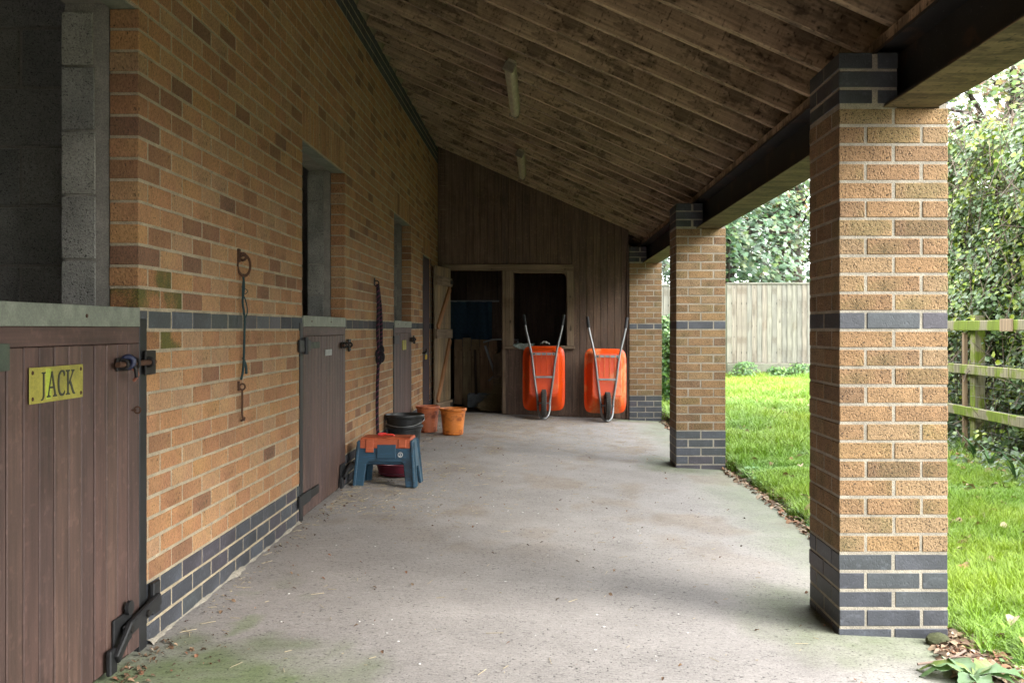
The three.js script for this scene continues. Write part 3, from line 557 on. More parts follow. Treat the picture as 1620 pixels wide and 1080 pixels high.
{
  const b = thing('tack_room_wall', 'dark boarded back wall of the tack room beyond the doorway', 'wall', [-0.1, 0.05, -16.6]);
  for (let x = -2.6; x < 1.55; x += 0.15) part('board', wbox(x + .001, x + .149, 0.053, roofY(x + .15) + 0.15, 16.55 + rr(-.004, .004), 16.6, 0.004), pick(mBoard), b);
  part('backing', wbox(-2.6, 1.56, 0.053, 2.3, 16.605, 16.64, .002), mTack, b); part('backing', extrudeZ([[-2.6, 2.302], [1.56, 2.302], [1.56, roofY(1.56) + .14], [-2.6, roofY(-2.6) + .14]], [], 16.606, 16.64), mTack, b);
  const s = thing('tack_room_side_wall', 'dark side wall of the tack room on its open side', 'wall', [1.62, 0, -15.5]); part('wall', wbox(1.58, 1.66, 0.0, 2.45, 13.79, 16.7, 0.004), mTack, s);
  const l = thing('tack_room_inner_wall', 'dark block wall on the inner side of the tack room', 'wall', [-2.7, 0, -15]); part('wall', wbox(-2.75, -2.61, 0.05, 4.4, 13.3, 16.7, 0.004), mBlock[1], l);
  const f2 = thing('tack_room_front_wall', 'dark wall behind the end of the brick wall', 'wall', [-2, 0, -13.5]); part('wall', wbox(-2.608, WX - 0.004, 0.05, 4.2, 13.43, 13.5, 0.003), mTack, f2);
  // hanging blue rug
  const g = new THREE.PlaneGeometry(0.78, 0.72, 24, 16), p = g.attributes.position;
  for (let i = 0; i < p.count; i++) { const x = p.getX(i), y = p.getY(i); p.setZ(i, 0.035 * Math.sin(x * 17 + y * 2) * (0.6 - y) + 0.02 * Math.sin(x * 41)); p.setY(i, y - 0.05 * Math.cos(x * 5) * (0.36 - y)); }
  g.computeVertexNormals();
  const rug = thing('horse_rug', 'dark blue horse rug hanging at the back of the tack room', 'rug', [-1.15, 1.30, -15.4]); local('cloth', merge([g, g.clone().scale(0.99, 0.99, 1).translate(0, 0, -0.02)]), mat([.022, .060, .095], { map: tFab }), rug); local('rail', cyl(V(-0.5, 0.37, -0.02), V(0.5, 0.37, -0.02), 0.014), mSteel, rug);
  for (const k of [-0.47, 0.47]) local('hanger', cyl(V(k, 0.37, -0.02), V(k, 2.3, -0.02), 0.006), mIron, rug);
  const pal = thing('pallet', 'upright pale plank pallet standing in the tack room doorway', 'pallet', [-1.0, 0.052, -15.2]);
  for (let i = 0; i < 5; i++) local('plank', cbox(0.125, 1.02 + rr(-.03, .03), 0.022, 0.003).translate(-0.27 + i * 0.133, 0.52, 0), mat([.34 + rr(-.05, .05), .23, .13], { map: tPale }), pal);
  for (const y of [0.16, 0.86]) local('batten', cbox(0.68, 0.09, 0.03, 0.003).translate(0, y, -0.028), mFrame, pal);
  const br = thing('wooden_post', 'thin dark stick leaning on the plank pallet in the tack room', 'stick', [-0.98, 0.052, -15.05]); local('shaft', cyl(V(0, 0, 0), V(-0.03, 0.86, -0.1), 0.022, 0.018, 8), mTack, br);
  const bx = thing('feed_box', 'low grey box on the tack room floor', 'box', [-0.85, 0.052, -14.95]); for (const s2 of [-1, 1]) local('side', cbox(0.5, 0.20, 0.02, 0.003).translate(0, 0.10, s2 * 0.15), mat([.26, .28, .28], { map: tMetal }), bx); for (const s2 of [-1, 1]) local('end', cbox(0.02, 0.20, 0.278, 0.003).translate(s2 * 0.24, 0.10, 0), mat([.24, .26, .26], { map: tMetal }), bx); local('bottom', cbox(0.458, 0.015, 0.278, 0.003).translate(0, 0.01, 0), mat([.24, .26, .26]), bx);
  // folded tubular rack
  const rk = thing('tube_rack', 'folded metal tube rack in the dark tack room', 'rack', [-0.62, 0.052, -15.0]);
  for (const z of [0, 0.22]) { local('tube_frame', tube([V(-0.24, 0.98, z), V(-0.1, 1.02, z), V(0.28, 1.02, z)], 0.013, 7), mSteel, rk); local('leg', cyl(V(-0.22, 0.93, z), V(0.10, 0.0, z), 0.012), mSteel, rk); local('leg', cyl(V(-0.16, 0.40, z), V(0.28, 0.82, z), 0.012), mSteel, rk); local('leg', cyl(V(0.28, 1.02, z), V(0.26, 0.0, z), 0.012), mSteel, rk); }
  local('cross_tube', cyl(V(-0.1, 1.02, 0), V(-0.1, 1.02, 0.22), 0.012), mSteel, rk); local('cross_tube', cyl(V(0.28, 1.02, 0), V(0.28, 1.02, 0.22), 0.012), mSteel, rk);
  // sloping board over a heap of hay
  const bd = thing('timber_board', 'rough board leaning over a hay heap inside the doorway', 'board', [-0.45, 0.052, -14.55]);
  local('plank', extrudeZ([[-0.25, 0], [0.32, 0], [0.32, 0.96], [0.1, 0.93], [-0.25, 0.80]], [], -0.015, 0.015, 0.003), mat([.20, .135, .085], { map: tPale }), bd);
  local('prop', cyl(V(0.1, 0, -0.25), V(0.1, 0.8, -0.016), 0.02), mTack, bd);
}

// ------------------------------------------------------------------ wheelbarrows
function tray(rings, n = 56) {                                // rings: [half width, y middle, half height, z, corner power]
  const P = [], I = [], U = [];
  rings.forEach(([hw, ym, hh, z, pw, lean = 0], k) => { for (let i = 0; i < n; i++) { const a = i / n * 2 * Math.PI, c = Math.cos(a), s = Math.sin(a), y = ym + Math.sign(s) * Math.pow(Math.abs(s), 2 / pw) * hh, x = Math.sign(c) * Math.pow(Math.abs(c), 2 / pw) * hw; P.push(x, y, z + lean * (y - 0.5)); U.push(x + 1, y); } });
  for (let k = 0; k < rings.length - 1; k++) for (let i = 0; i < n; i++) { const a = k * n + i, b = k * n + (i + 1) % n; I.push(a, b, b + n, a, b + n, a + n); }
  const l = rings[rings.length - 1], c = P.length / 3; P.push(0, l[1], l[3] + (l[5] || 0) * (l[1] - 0.5)); U.push(1, l[1]);
  const o = (rings.length - 1) * n; for (let i = 0; i < n; i++) I.push(o + i, o + (i + 1) % n, c);
  const g = new THREE.BufferGeometry(); g.setAttribute('position', new THREE.Float32BufferAttribute(P, 3)); g.setAttribute('uv', new THREE.Float32BufferAttribute(U, 2)); g.setIndex(I); g.computeVertexNormals(); return g;
}
function wheelbarrow(x, label, worn, roll, turn) {
  const t = thing('wheelbarrow', label, 'wheelbarrow', [x, floorY(x), -13.34], 'wheelbarrows stood on end against the timber wall');
  const sc = tex(512, 1.0, (u, v) => { const p = sstep(worn ? 0.48 : 0.62, worn ? 0.66 : 0.78, fbm(u, v, 7, 5, worn ? 301 : 311)) * (0.35 + 0.65 * vn(u, v, 90, 40, 313)) * (worn ? 0.8 : 0.4), s = Math.max(0, vn(u, v, 20, 160, 317) - 0.8) * 1.2, q = clamp(p + s, 0, 1); return [0.93, 0.31 + 0.34 * q, 0.04 + 0.44 * q]; });
  const mo = mat([.82, .80, .80], { map: sc, roughness: 0.42 });
  const L = -0.13;
  const outer = tray([[.262, .525, .418, .145, 7, L], [.284, .525, .430, .150, 7, L], [.284, .525, .430, .162, 7, L], [.258, .528, .408, .168, 7, L], [.245, .535, .385, .205, 7, L], [.205, .585, .318, .315, 7, L], [.192, .595, .300, .330, 7, L], [.182, .60, .288, .333, 7, L]]);
  local('tray', outer, mo, t);
  const inner = tray([[.258, .525, .415, .146, 7, L], [.240, .535, .380, .202, 7, L], [.198, .585, .31, .310, 7, L], [.18, .60, .285, .324, 7, L]]); local('tray_lining', inner, mo, t);
  for (const k of [-.105, -.035, .035, .105]) local('rib', cbox(0.010, 0.54, 0.007, 0.003).rotateX(-Math.atan(-L) * -1).translate(k, 0.60, .335 + L * 0.1), mo, t);
  local('rib', cbox(0.40, 0.010, 0.007, 0.003).translate(0, 0.335, .336 + L * -0.165), mo, t);
  const zt = (y) => .365 + L * (y - 0.5);
  const pts = [V(-.262, 1.36, zt(1.36) - .02), V(-.245, 1.22, zt(1.22) - .01), V(-.165, .86, zt(.86)), V(-.125, .55, zt(.55)), V(-.082, .24, zt(.24)), V(-.072, .10, zt(.10) + .02), V(-.04, .03, zt(.03) + .05), V(0, .014, zt(0) + .06)];
  const all = pts.concat(pts.slice(0, -1).reverse().map((p) => V(-p.x, p.y, p.z)));
  local('frame', tube(all, 0.0155, 10, 120), mSteel, t);
  for (const s of [-1, 1]) local('grip', cyl(V(s * .266, 1.375, zt(1.37) - .022), V(s * .246, 1.23, zt(1.23) - .012), .021, .021, 10), mat([.02, .02, .022], { roughness: 0.7 }), t);
  const st = local('strut', cbox(0.30, 0.034, 0.016, 0.004).translate(0, .855, zt(.855) + .024), mSteel, t); local('strut', cbox(0.225, 0.028, 0.014, 0.004).translate(0, .552, zt(.552) + .020), mSteel, t);
  for (const s of [-1, 1]) local('bolt', new THREE.CylinderGeometry(.009, .009, .012, 8).rotateX(Math.PI / 2).translate(s * .13, .855, zt(.855) + .034), mIron, st);
  // pneumatic wheel, axle bolted between the tubes
  const wy = .215, wz = zt(.2) + .055, wh = local('wheel', new THREE.CylinderGeometry(.095, .095, .05, 20).rotateZ(Math.PI / 2).translate(0, wy, wz), mat([.30, .30, .29], { map: tMetal, metalness: 0.4, roughness: 0.5 }), t);
  const pr = []; for (let i = 0; i <= 16; i++) { const a = i / 16 * 2 * Math.PI; pr.push(new THREE.Vector2(.140 + .037 * Math.sin(a), .036 * Math.cos(a))); }
  local('tyre', new THREE.LatheGeometry(pr, 40).rotateZ(Math.PI / 2).translate(0, wy, wz), mat([.055, .052, .048], { map: tBlock, roughness: 0.9 }), wh);
  const lugs = []; for (let i = 0; i < 44; i++) for (const s of [-1, 1]) lugs.push(cbox(.026, .008, .012, .002).translate(s * .016, .1765, 0).rotateX((i + (s > 0 ? .5 : 0)) / 44 * 2 * Math.PI).translate(0, wy, wz)); local('tread', merge(lugs), mat([.06, .056, .05], { roughness: 0.95 }), wh);
  local('axle', cyl(V(-.088, wy, wz), V(.088, wy, wz), .009), mSteel, wh);
  for (const s of [-1, 1]) local('axle_bracket', cbox(.010, .062, .085, .003).translate(s * .074, wy, wz - .02), s > 0 ? mSteel : mIron, t);
  t.rotation.z = roll; t.rotation.y = turn; t.position.z += 0.02;
  return t;
}
wheelbarrow(0.045, 'bright orange wheelbarrow on end, under the window opening', false, 0.0, 0);
wheelbarrow(0.85, 'orange wheelbarrow on end with bleached scuffed underside, beside the far pier', true, -0.02, 0.05);

// ------------------------------------------------------------------ buckets
function bucket(name, x, d, r0, r1, h, m, label, rims, category = 'bucket') {
  const t = thing(name, label, category, [x, floorY(x) + 0.001, -d]);
  const p = [[0, 0.004], [r0 - .006, 0.004], [r0, 0.010]]; for (const k of [.2, .4, .6, .8]) p.push([r0 + (r1 - r0) * k, h * k]);
  p.push([r1, h - 0.03]); const q = p.concat([[r1 + .004, h - 0.03], [r1 + .011, h - .026], [r1 + .012, h - .006], [r1 + .007, h], [r1 - .001, h - .003], [r1 - .004, h - .03], [r0 - .004, .012], [0, .012]]);
  const g = new THREE.LatheGeometry(q.map(([a, b]) => new THREE.Vector2(a, b)), 44); local('shell', g, m, t);
  for (const [k, w] of rims) local('band', new THREE.TorusGeometry(r0 + (r1 - r0) * k + .002, w, 6, 44).rotateX(Math.PI / 2).translate(0, h * k, 0), m, t);
  return t;
}
const mTerra = mat([.62, .17, .065], { map: tPlastic, roughness: 0.55 }), mOrange = mat([.80, .24, .035], { map: tPlastic, roughness: 0.5 }), mBkt = mat([.017, .019, .021], { map: tPlastic, roughness: 0.45 });
bucket('plastic_bucket', -1.235, 10.78, .098, .122, .29, mTerra, 'dull terracotta-red plastic bucket next to the black buckets', [[.82, .004]]);
bucket('plastic_bucket', -0.945, 10.62, .108, .135, .29, mOrange, 'bright orange plastic bucket, rightmost of the buckets', [[.82, .004], [.1, .003]]);
{
  const t = bucket('plastic_bucket', -1.225, 8.86, .125, .155, .27, mBkt, 'lower black bucket holding another, behind the blue step stool', [[.84, .004]]);
  const u = bucket('plastic_bucket', -1.225, 8.86, .132, .166, .25, mBkt, 'upper black bucket nested in another by the brick wall', [[.55, .003]]); u.position.y += 0.115;
  for (const s of [-1, 1]) { local('lug', cbox(.02, .05, .03, .005).translate(s * .17, .215, 0), mBkt, u); }
  const hd = []; for (let i = 0; i <= 20; i++) { const a = Math.PI * i / 20; hd.push(V(Math.cos(a) * .182, .21 - Math.sin(a) * .06, Math.sin(a) * .185)); } local('wire_handle', tube(hd, .0032, 6, 60), mSteel, u);
}
// ------------------------------------------------------------------ tool-box step stool
{
  const t = thing('step_stool', 'blue plastic tool-box step stool with an orange lid, on the concrete', 'stool', [-1.115, floorY(-1.115), -7.2]);
  const mb = mat([.020, .072, .125], { map: tPlastic, roughness: 0.5 }), mo = mat([.52, .11, .04], { map: tPlastic, roughness: 0.5 });
  const H = 0.335, side = (w0, w1, th, legW, cut) => {        // splayed panel with an arch cut out between two legs
    const s = [[-w0, 0], [-w0 + legW, 0], [-w0 + legW + .02, cut], [-w0 + legW + .035, cut + .015], [w0 - legW - .035, cut + .015], [w0 - legW - .02, cut], [w0 - legW, 0], [w0, 0], [w1, H], [-w1, H]];
    return extrudeZ(s, [], -th / 2, th / 2, 0.004);
  };
  const lean = Math.atan(.04 / H);
  for (const s of [1, -1]) {
    local('panel', uvm(side(.232, .198, .018, .078, .165).rotateX(s > 0 ? -lean : lean).translate(0, 0, s * .142)), mb, t);
    local('panel', uvm(side(.137, .098, .018, .07, .12).rotateY(Math.PI / 2).rotateZ(s > 0 ? lean : -lean).translate(s * .223, 0, 0)), mb, t);
  }
  for (const sx of [-1, 1]) for (const sz of [-1, 1]) local('leg', cyl(V(sx * .212, .004, sz * .132), V(sx * .188, .32, sz * .098), .024, .022, 4), mb, t);
  for (const k of [-1, 1]) local('corner_rib', cbox(.016, .33, .012, .004).rotateX(-lean).rotateZ(-k * -.08).translate(k * .205, .165, .142), mb, t);
  const tb = local('tool_tray', cbox(.33, .135, .19, .008).translate(0, .222, 0), mb, t);
  local('front_plate', cbox(.135, .098, .012, .004).rotateX(-lean).translate(.012, .255, .128), mb, tb);
  const lid = local('lid', cbox(.365, .03, .205, .008).translate(0, .338, 0), mo, t, 'scuffed orange lid with latch tab');
  local('lid_skirt', cbox(.362, .062, .012, .004).rotateX(-lean).translate(0, .308, .115), mo, lid);
  local('lid_skirt', cbox(.362, .062, .012, .004).rotateX(lean).translate(0, .308, -.115), mo, lid);
  local('latch', cbox(.056, .094, .012, .004).rotateX(-lean).translate(-.11, .295, .125), mo, lid);
  local('latch', cbox(.056, .06, .012, .004).rotateX(-lean).translate(.125, .312, .122), mo, lid);
  local('handle', tube([V(-.05, .353, .02), V(-.04, .362, .02), V(.04, .362, .02), V(.05, .353, .02)], .007, 7), mat([.62, .05, .03], { roughness: 0.5 }), lid);
  const em = local('emblem', new THREE.TorusGeometry(.0165, .0022, 6, 24).rotateX(-lean).translate(.112, .232, .128), mat([.5, .5, .48]), tb); local('emblem_mark', tube([V(.103, .238, .1285), V(.113, .241, .128), V(.117, .235, .1285), V(.106, .222, .1295), V(.121, .222, .1295)], .0022, 5), mat([.5, .5, .48]), em);
  t.rotation.y = -0.04;
  const k = thing('hoof_pick', 'red-handled grooming tool lying on the step stool lid', 'tool', [-1.17, floorY(-1.115) + .362, -7.22]); local('handle', tube([V(-.02, 0, .01), V(0, .004, 0), V(.035, .002, -.01)], .010, 7), mat([.65, .03, .03], { roughness: 0.4 }), k); local('spike', cyl(V(.035, .002, -.01), V(.07, .0, -.015), .004), mSteel, k);
  const bw = thing('rubber_bowl', 'dark red rubber feed bowl under the step stool', 'bowl', [-1.10, floorY(-1.1) + .002, -7.62]);
  const q = [[0, .004], [.13, .004], [.15, .02], [.168, .085], [.176, .09], [.178, .098], [.168, .1], [.160, .09], [.143, .024], [.125, .012], [0, .012]]; local('shell', new THREE.LatheGeometry(q.map(([a, b]) => new THREE.Vector2(a, b)), 40), mat([.14, .010, .028], { map: tPlastic, roughness: 0.45 }), bw); local('band', new THREE.TorusGeometry(.153, .005, 6, 40).rotateX(Math.PI / 2).translate(0, .03, 0), mat([.05, .008, .018]), bw);
}
// ------------------------------------------------------------------ ropes and hooks on the wall
function twisted(pts, r, turns, m1, m2, parent, name) {
  const c = new THREE.CatmullRomCurve3(pts), N = 260, fr = c.computeFrenetFrames(N), L = [];
  for (let s = 0; s < 3; s++) { const q = []; for (let i = 0; i <= N; i++) { const a = i / N * turns * 2 * Math.PI + s * 2.094, p = c.getPointAt(i / N); q.push(p.addScaledVector(fr.normals[i], Math.cos(a) * r * .55).addScaledVector(fr.binormals[i], Math.sin(a) * r * .55)); } L.push(new THREE.TubeGeometry(new THREE.CatmullRomCurve3(q), N, r * .62, 5)); }
  local(name, merge([L[0], L[1]]), m1, parent); local(name, L[2], m2, parent, 'reddish strand of the rope');
}
{
  const t = thing('lead_rope', 'dark purple twisted lead rope hanging down the brick wall', 'rope', [WX, 0.3, -8.3]);
  const m1 = mat([.013, .009, .016], { map: tFab, roughness: 0.9 }), m2 = mat([.075, .014, .038], { roughness: 0.9 });
  twisted([V(.03, 1.30, 0), V(.035, 1.1, .015), V(.03, .9, .01), V(.036, .72, .0), V(.03, .45, .02), V(.03, .1, .015), V(.05, -.1, .0), V(.10, -.175, .02), V(.18, -.18, .06)], .013, 34, m1, m2, t, 'strand');
  twisted([V(.03, 1.31, .0), V(.05, 1.1, -.02), V(.055, .9, -.025), V(.05, .74, -.02), V(.036, .70, 0)], .013, 18, m1, m2, t, 'strand');
  local('knot', new THREE.TorusKnotGeometry(.022, .012, 60, 8, 2, 3).scale(1, 1.7, 1).translate(.045, .70, -.005), m1, t);
  local('knot', new THREE.TorusKnotGeometry(.016, .011, 50, 8, 2, 3).scale(1, 1.6, 1).translate(.05, .76, -.01), m1, t);
  local('wall_ring', new THREE.TorusGeometry(.022, .005, 8, 18).rotateY(.3).translate(.018, 1.32, 0), mIron, t); local('ring_plate', cbox(.008, .06, .04, .002).translate(.003, 1.335, 0), mIron, t);
}
{
  const t = thing('tether_ring', 'rusty tether ring on the brick wall with green twine hanging', 'ring', [WX, 1.5, -4.58]);
  local('plate', cbox(.008, .062, .034, .002).translate(.004, .075, .018), mRust, t); local('staple', new THREE.TorusGeometry(.016, .006, 8, 16).translate(.016, .07, 0), mRust, t); local('ring', new THREE.TorusGeometry(.036, .0055, 8, 28).rotateY(.95).scale(1, 1.35, 1).translate(.022, .03, 0), mRust, t);
  const tw = mat([.012, .032, .034], { roughness: 0.9 });
  const p = (y, x = 0, z = 0) => V(.018 + x, y, z);
  const th = local('twine', tube([p(-.01), p(-.07, .006, .006), p(-.14, 0, .008), p(-.2, .004, -.006), p(-.3, .002, -.012), p(-.4, .0, -.01), p(-.46, .003, .012), p(-.50, 0, .03)], .0055, 6, 60), tw, t, 'dark green baler twine');
  local('strand', tube([p(-.10, 0, .006), p(-.14, .01, -.012), p(-.19, .01, -.03), p(-.23, .0, -.008)], .003, 5), tw, th); local('strand', tube([p(-.40), p(-.44, .004, -.03), p(-.475, .0, -.05)], .0065, 5), tw, th); local('strand', tube([p(-.02, .003, .004), p(-.1, .0, .012), p(-.2, .003, .002)], .0035, 5), tw, th);
  local('strand', new THREE.TorusGeometry(.012, .0018, 5, 16).translate(.02, -.09, -.02), tw, th);
  const k = thing('wall_hook', 'rusty iron hook hanging on the brick wall below the twine', 'hook', [WX, 0.92, -4.58]);
  local('plate', cbox(.007, .045, .02, .002).translate(.0035, .05, .02), mRust, k); local('eye', new THREE.TorusGeometry(.014, .0045, 8, 16).rotateY(.8).translate(.014, .045, 0), mRust, k); local('stem', tube([V(.014, .035, 0), V(.014, -.03, 0), V(.014, -.085, 0), V(.016, -.105, -.008), V(.016, -.112, -.022), V(.016, -.10, -.03)], .0048, 7, 50), mRust, k);
  local('stem', tube([V(.016, -.105, -.008), V(.016, -.112, .012), V(.016, -.110, .022)], .0046, 7), mRust, k);
}
// cloths on the window sill
{
  const cloth = (w, h, f, m, name, label, pos) => { const g = new THREE.PlaneGeometry(w, h, 20, 20); const p = g.attributes.position; for (let i = 0; i < p.count; i++) { const [a, b, c] = f(p.getX(i), p.getY(i)); p.setXYZ(i, a, b, c); } g.computeVertexNormals(); const t = thing(name, label, 'cloth', pos); const b = g.clone(); b.translate(0, -.006, -.004); local('fabric', merge([g, b]), m, t); };
  cloth(.26, .26, (x, y) => { const e = Math.max(0, -y), top = Math.max(0, y); return [x + .02 * Math.sin(y * 30), .014 + .02 * Math.abs(Math.sin(x * 28 + y * 6)) - e * 1.1 * (.75 + .4 * Math.sin(x * 14)), .03 - top * .9 + e * .12 + .018 * Math.sin(x * 40) * e * 6]; }, mat([.30, .36, .33], { map: tFab }), 'towel', 'crumpled grey-green towel hanging over the window sill', [-.22, 1.005, -13.40]);
  cloth(.13, .10, (x, y) => [x, .012 + .045 * Math.exp(-(x * x + y * y) * 260) + .012 * Math.abs(Math.sin(x * 70 + y * 40)), y], mat([.55, .54, .48], { map: tFab }), 'rag', 'small white crumpled rag on the window sill', [.06, 1.004, -13.41]);
}
// ------------------------------------------------------------------ scattered straw, leaves, hay
const dummy = new THREE.Object3D();
function scatter(name, geo, m, n, place, label, category, parent) {
  const im = new THREE.InstancedMesh(geo, m, n), col = new THREE.Color(); let k = 0;
  for (let i = 0; i < n; i++) { const r = place(i); if (!r) continue; dummy.position.set(r.p[0], r.p[1], r.p[2]); dummy.rotation.set(...r.r); if (r.q) dummy.quaternion.copy(r.q); Array.isArray(r.s) ? dummy.scale.set(...r.s) : dummy.scale.setScalar(r.s); dummy.updateMatrix(); im.setMatrixAt(k, dummy.matrix); im.setColorAt(k, col.setRGB(...r.c)); k++; }
  im.count = k; im.castShadow = im.receiveShadow = true; im.name = parent ? name : numbered(name); im.userData.kind = 'stuff'; if (label) { im.userData.label = label; if (!parent) im.userData.category = category; } (parent || scene).add(im); return im;
}
function leafGeo(w, l, fold = 0.18, droop = 0.15) {           // pointed leaf along +z, folded on its midrib
  const st = [[0, 0.02], [0.2, 0.7], [0.45, 1], [0.75, 0.62], [1, 0]], P = [], I = [];
  st.forEach(([t, k]) => { const z = t * l, y = -droop * l * t * t; P.push(-w / 2 * k, y + fold * w * k, z, 0, y, z, w / 2 * k, y + fold * w * k, z); });
  for (let i = 0; i < 4; i++) { const a = i * 3; I.push(a, a + 3, a + 4, a, a + 4, a + 1, a + 1, a + 4, a + 5, a + 1, a + 5, a + 2); }
  const g = new THREE.BufferGeometry(); g.setAttribute('position', new THREE.Float32BufferAttribute(P, 3)); g.setIndex(I); g.computeVertexNormals(); return g;
}
function lobedGeo(s) {                                        // five-lobed leaf, a fan about its stalk
  const pt = [[0, -.05], [.35, -.12], [.62, .02], [.40, .18], [.78, .52], [.36, .52], [.30, .70], [0, 1.0], [-.30, .70], [-.36, .52], [-.78, .52], [-.40, .18], [-.62, .02], [-.35, -.12]];
  const P = [0, .05 * s, .3 * s], I = []; pt.forEach(([x, z]) => P.push(x * s, (-.12 * x * x - .10 * z * z + .06) * s, z * s)); for (let i = 0; i < pt.length; i++) I.push(0, 1 + (i + 1) % pt.length, 1 + i);
  const g = new THREE.BufferGeometry(); g.setAttribute('position', new THREE.Float32BufferAttribute(P, 3)); g.setIndex(I); g.computeVertexNormals(); return g;
}
const mTint = (o) => mat([1, 1, 1], { roughness: 0.85, ...o });
const mLeafLive = phys([1, 1, 1], { roughness: 0.46, transmission: 0.35, thickness: 0 });
scatter('straw', new THREE.CylinderGeometry(.0011, .0009, 1, 4).rotateX(Math.PI / 2), mTint(), 3000, () => {
  let x, d; const u = R();
  if (u < .34) { x = clamp(WX + .06 + Math.abs(rr(-1, 1) * rr(0, 1)) * 1.3, WX + .03, 1.1); d = rr(6.0, 8.5); } else if (u < .85) { x = rr(WX + .05, 1.15); d = 9 + 4.2 * Math.pow(R(), .8); } else if (u < .93) { x = WX + .03 + Math.abs(rr(0, .1)); d = rr(3.4, 12.5); } else { x = rr(-1.2, 1.1); d = rr(3.2, 9); }
  const b = rr(.7, 1.2); return { p: [x, floorY(x) + .004, -d], r: [rr(-.05, .05), rr(0, 6.28), 0], s: [1, 1, .010 + .06 * Math.pow(R(), 3)], c: [.46 * b, .38 * b, .24 * b] };
}, 'loose straw trodden over the concrete floor', 'straw');
const dead = [[.19, .10, .05], [.26, .16, .09], [.12, .07, .04], [.30, .21, .13], [.22, .10, .05], [.34, .26, .18], [.15, .10, .06]];
scatter('dead_leaves', leafGeo(.030, .045, .3, .5), mTint(), 420, (i) => {
  const x = i < 130 ? rr(-1.2, 1.4) : rr(WX + .02, WX + .1) + (R() < .4 ? rr(0, .25) : 0), d = i < 130 ? rr(3.1, 10) : R() < .35 ? rr(3.0, 3.55) : rr(3.1, 12), k = rr(.5, 1);
  return { p: [x, floorY(x) + .007, -d], r: [rr(-.3, .3), rr(0, 6.28), rr(-.4, .4)], s: rr(.18, .55), c: pick(dead).map((c) => c * k) };
}, 'small dead leaves and grit on the concrete floor', 'leaves');
scatter('white_flakes', new THREE.IcosahedronGeometry(.006, 0).scale(1.2, .3, .8), mTint(), 60, () => { const x = rr(-1.1, .6), d = rr(3.4, 7); return { p: [x, floorY(x) + .003, -d], r: [0, rr(0, 6), 0], s: rr(.4, 1.1), c: [.75, .74, .7] }; }, 'small white flakes on the concrete floor', 'flakes');
scatter('leaf_litter', leafGeo(.045, .065, .22, .35), mTint(), 4600, (i) => {
  const d = i < 1500 ? 3.0 + 1.1 * R() : rr(2.6, 14), near = sstep(4.3, 3.4, d);
  const x = edgeX(d) - .05 - near * .12 + Math.pow(R(), 1.3) * (.17 + near * .13); if (x < 1.655 && d > 3.95 && d < 4.43) return null; if (x < 1.655 && (Math.abs(d - 8.96) < .24 || Math.abs(d - 13.56) < .24)) return null;
  const y = x < edgeX(d) ? floorY(x) + .008 + R() * .006 : Math.max(groundY(x, d), -.05) + .012 + R() * .02, k = rr(.6, 1.15);
  return { p: [x, y, -d], r: [rr(-.4, .4), rr(0, 6.28), rr(-.4, .4)], s: .16 + .8 * Math.pow(R(), 2.2), c: pick(dead).map((c) => c * k) };
}, 'brown leaf litter along the edge of the concrete', 'leaves');
scatter('fallen_leaves', leafGeo(.07, .10, .3, .5), mTint(), 1800, (i) => {
  const u = i < 460, d = u ? rr(3.2, 17) : rr(5.5, 13), x = u ? rr(1.8, 4.2) : rr(3.1, 4.1); const k = rr(.7, 1.3);
  return { p: [x, groundY(x, d) + (u ? .05 : .02) + R() * .02, -d], r: [rr(-.5, .5), rr(0, 6.28), rr(-.5, .5)], s: rr(.5, 1.0), c: pick(dead).map((c) => c * k * 1.15) };
}, 'fallen brown leaves lying on the lawn', 'leaves');
{
  const h = scatter('hay_heap', new THREE.CylinderGeometry(.0025, .002, 1, 4).rotateX(Math.PI / 2), mTint(), 2600, () => { const a = rr(0, 6.28), q = Math.sqrt(R()), hgt = (1 - q) * .55 * R(); const b = rr(.6, 1.1); return { p: [-.55 + Math.cos(a) * q * .34, .06 + hgt + .02, -14.25 - Math.sin(a) * q * .25], r: [rr(-.6, .6), rr(0, 6.28), 0], s: [1, 1, rr(.08, .22)], c: [.30 * b, .22 * b, .11 * b] }; }, 'heap of hay inside the tack room doorway', 'hay');
}
{                                                             // cobwebbed straw tufts caught in the corner of wall and boards
  scatter('corner_cobwebs', leafGeo(.012, .14, .1, .1), mTint(), 26, (i) => { const y = 2.55 + i * .042 + rr(-.02, .02); return { p: [WX + .01, y, -13.40], r: [rr(-.2, .2), Math.PI / 2 + rr(-.3, .1), rr(-.3, .3)], s: rr(.4, 1.3), c: [.24, .20, .12] }; }, 'dusty cobwebs and straw in the corner of the timber wall', 'cobweb');
}
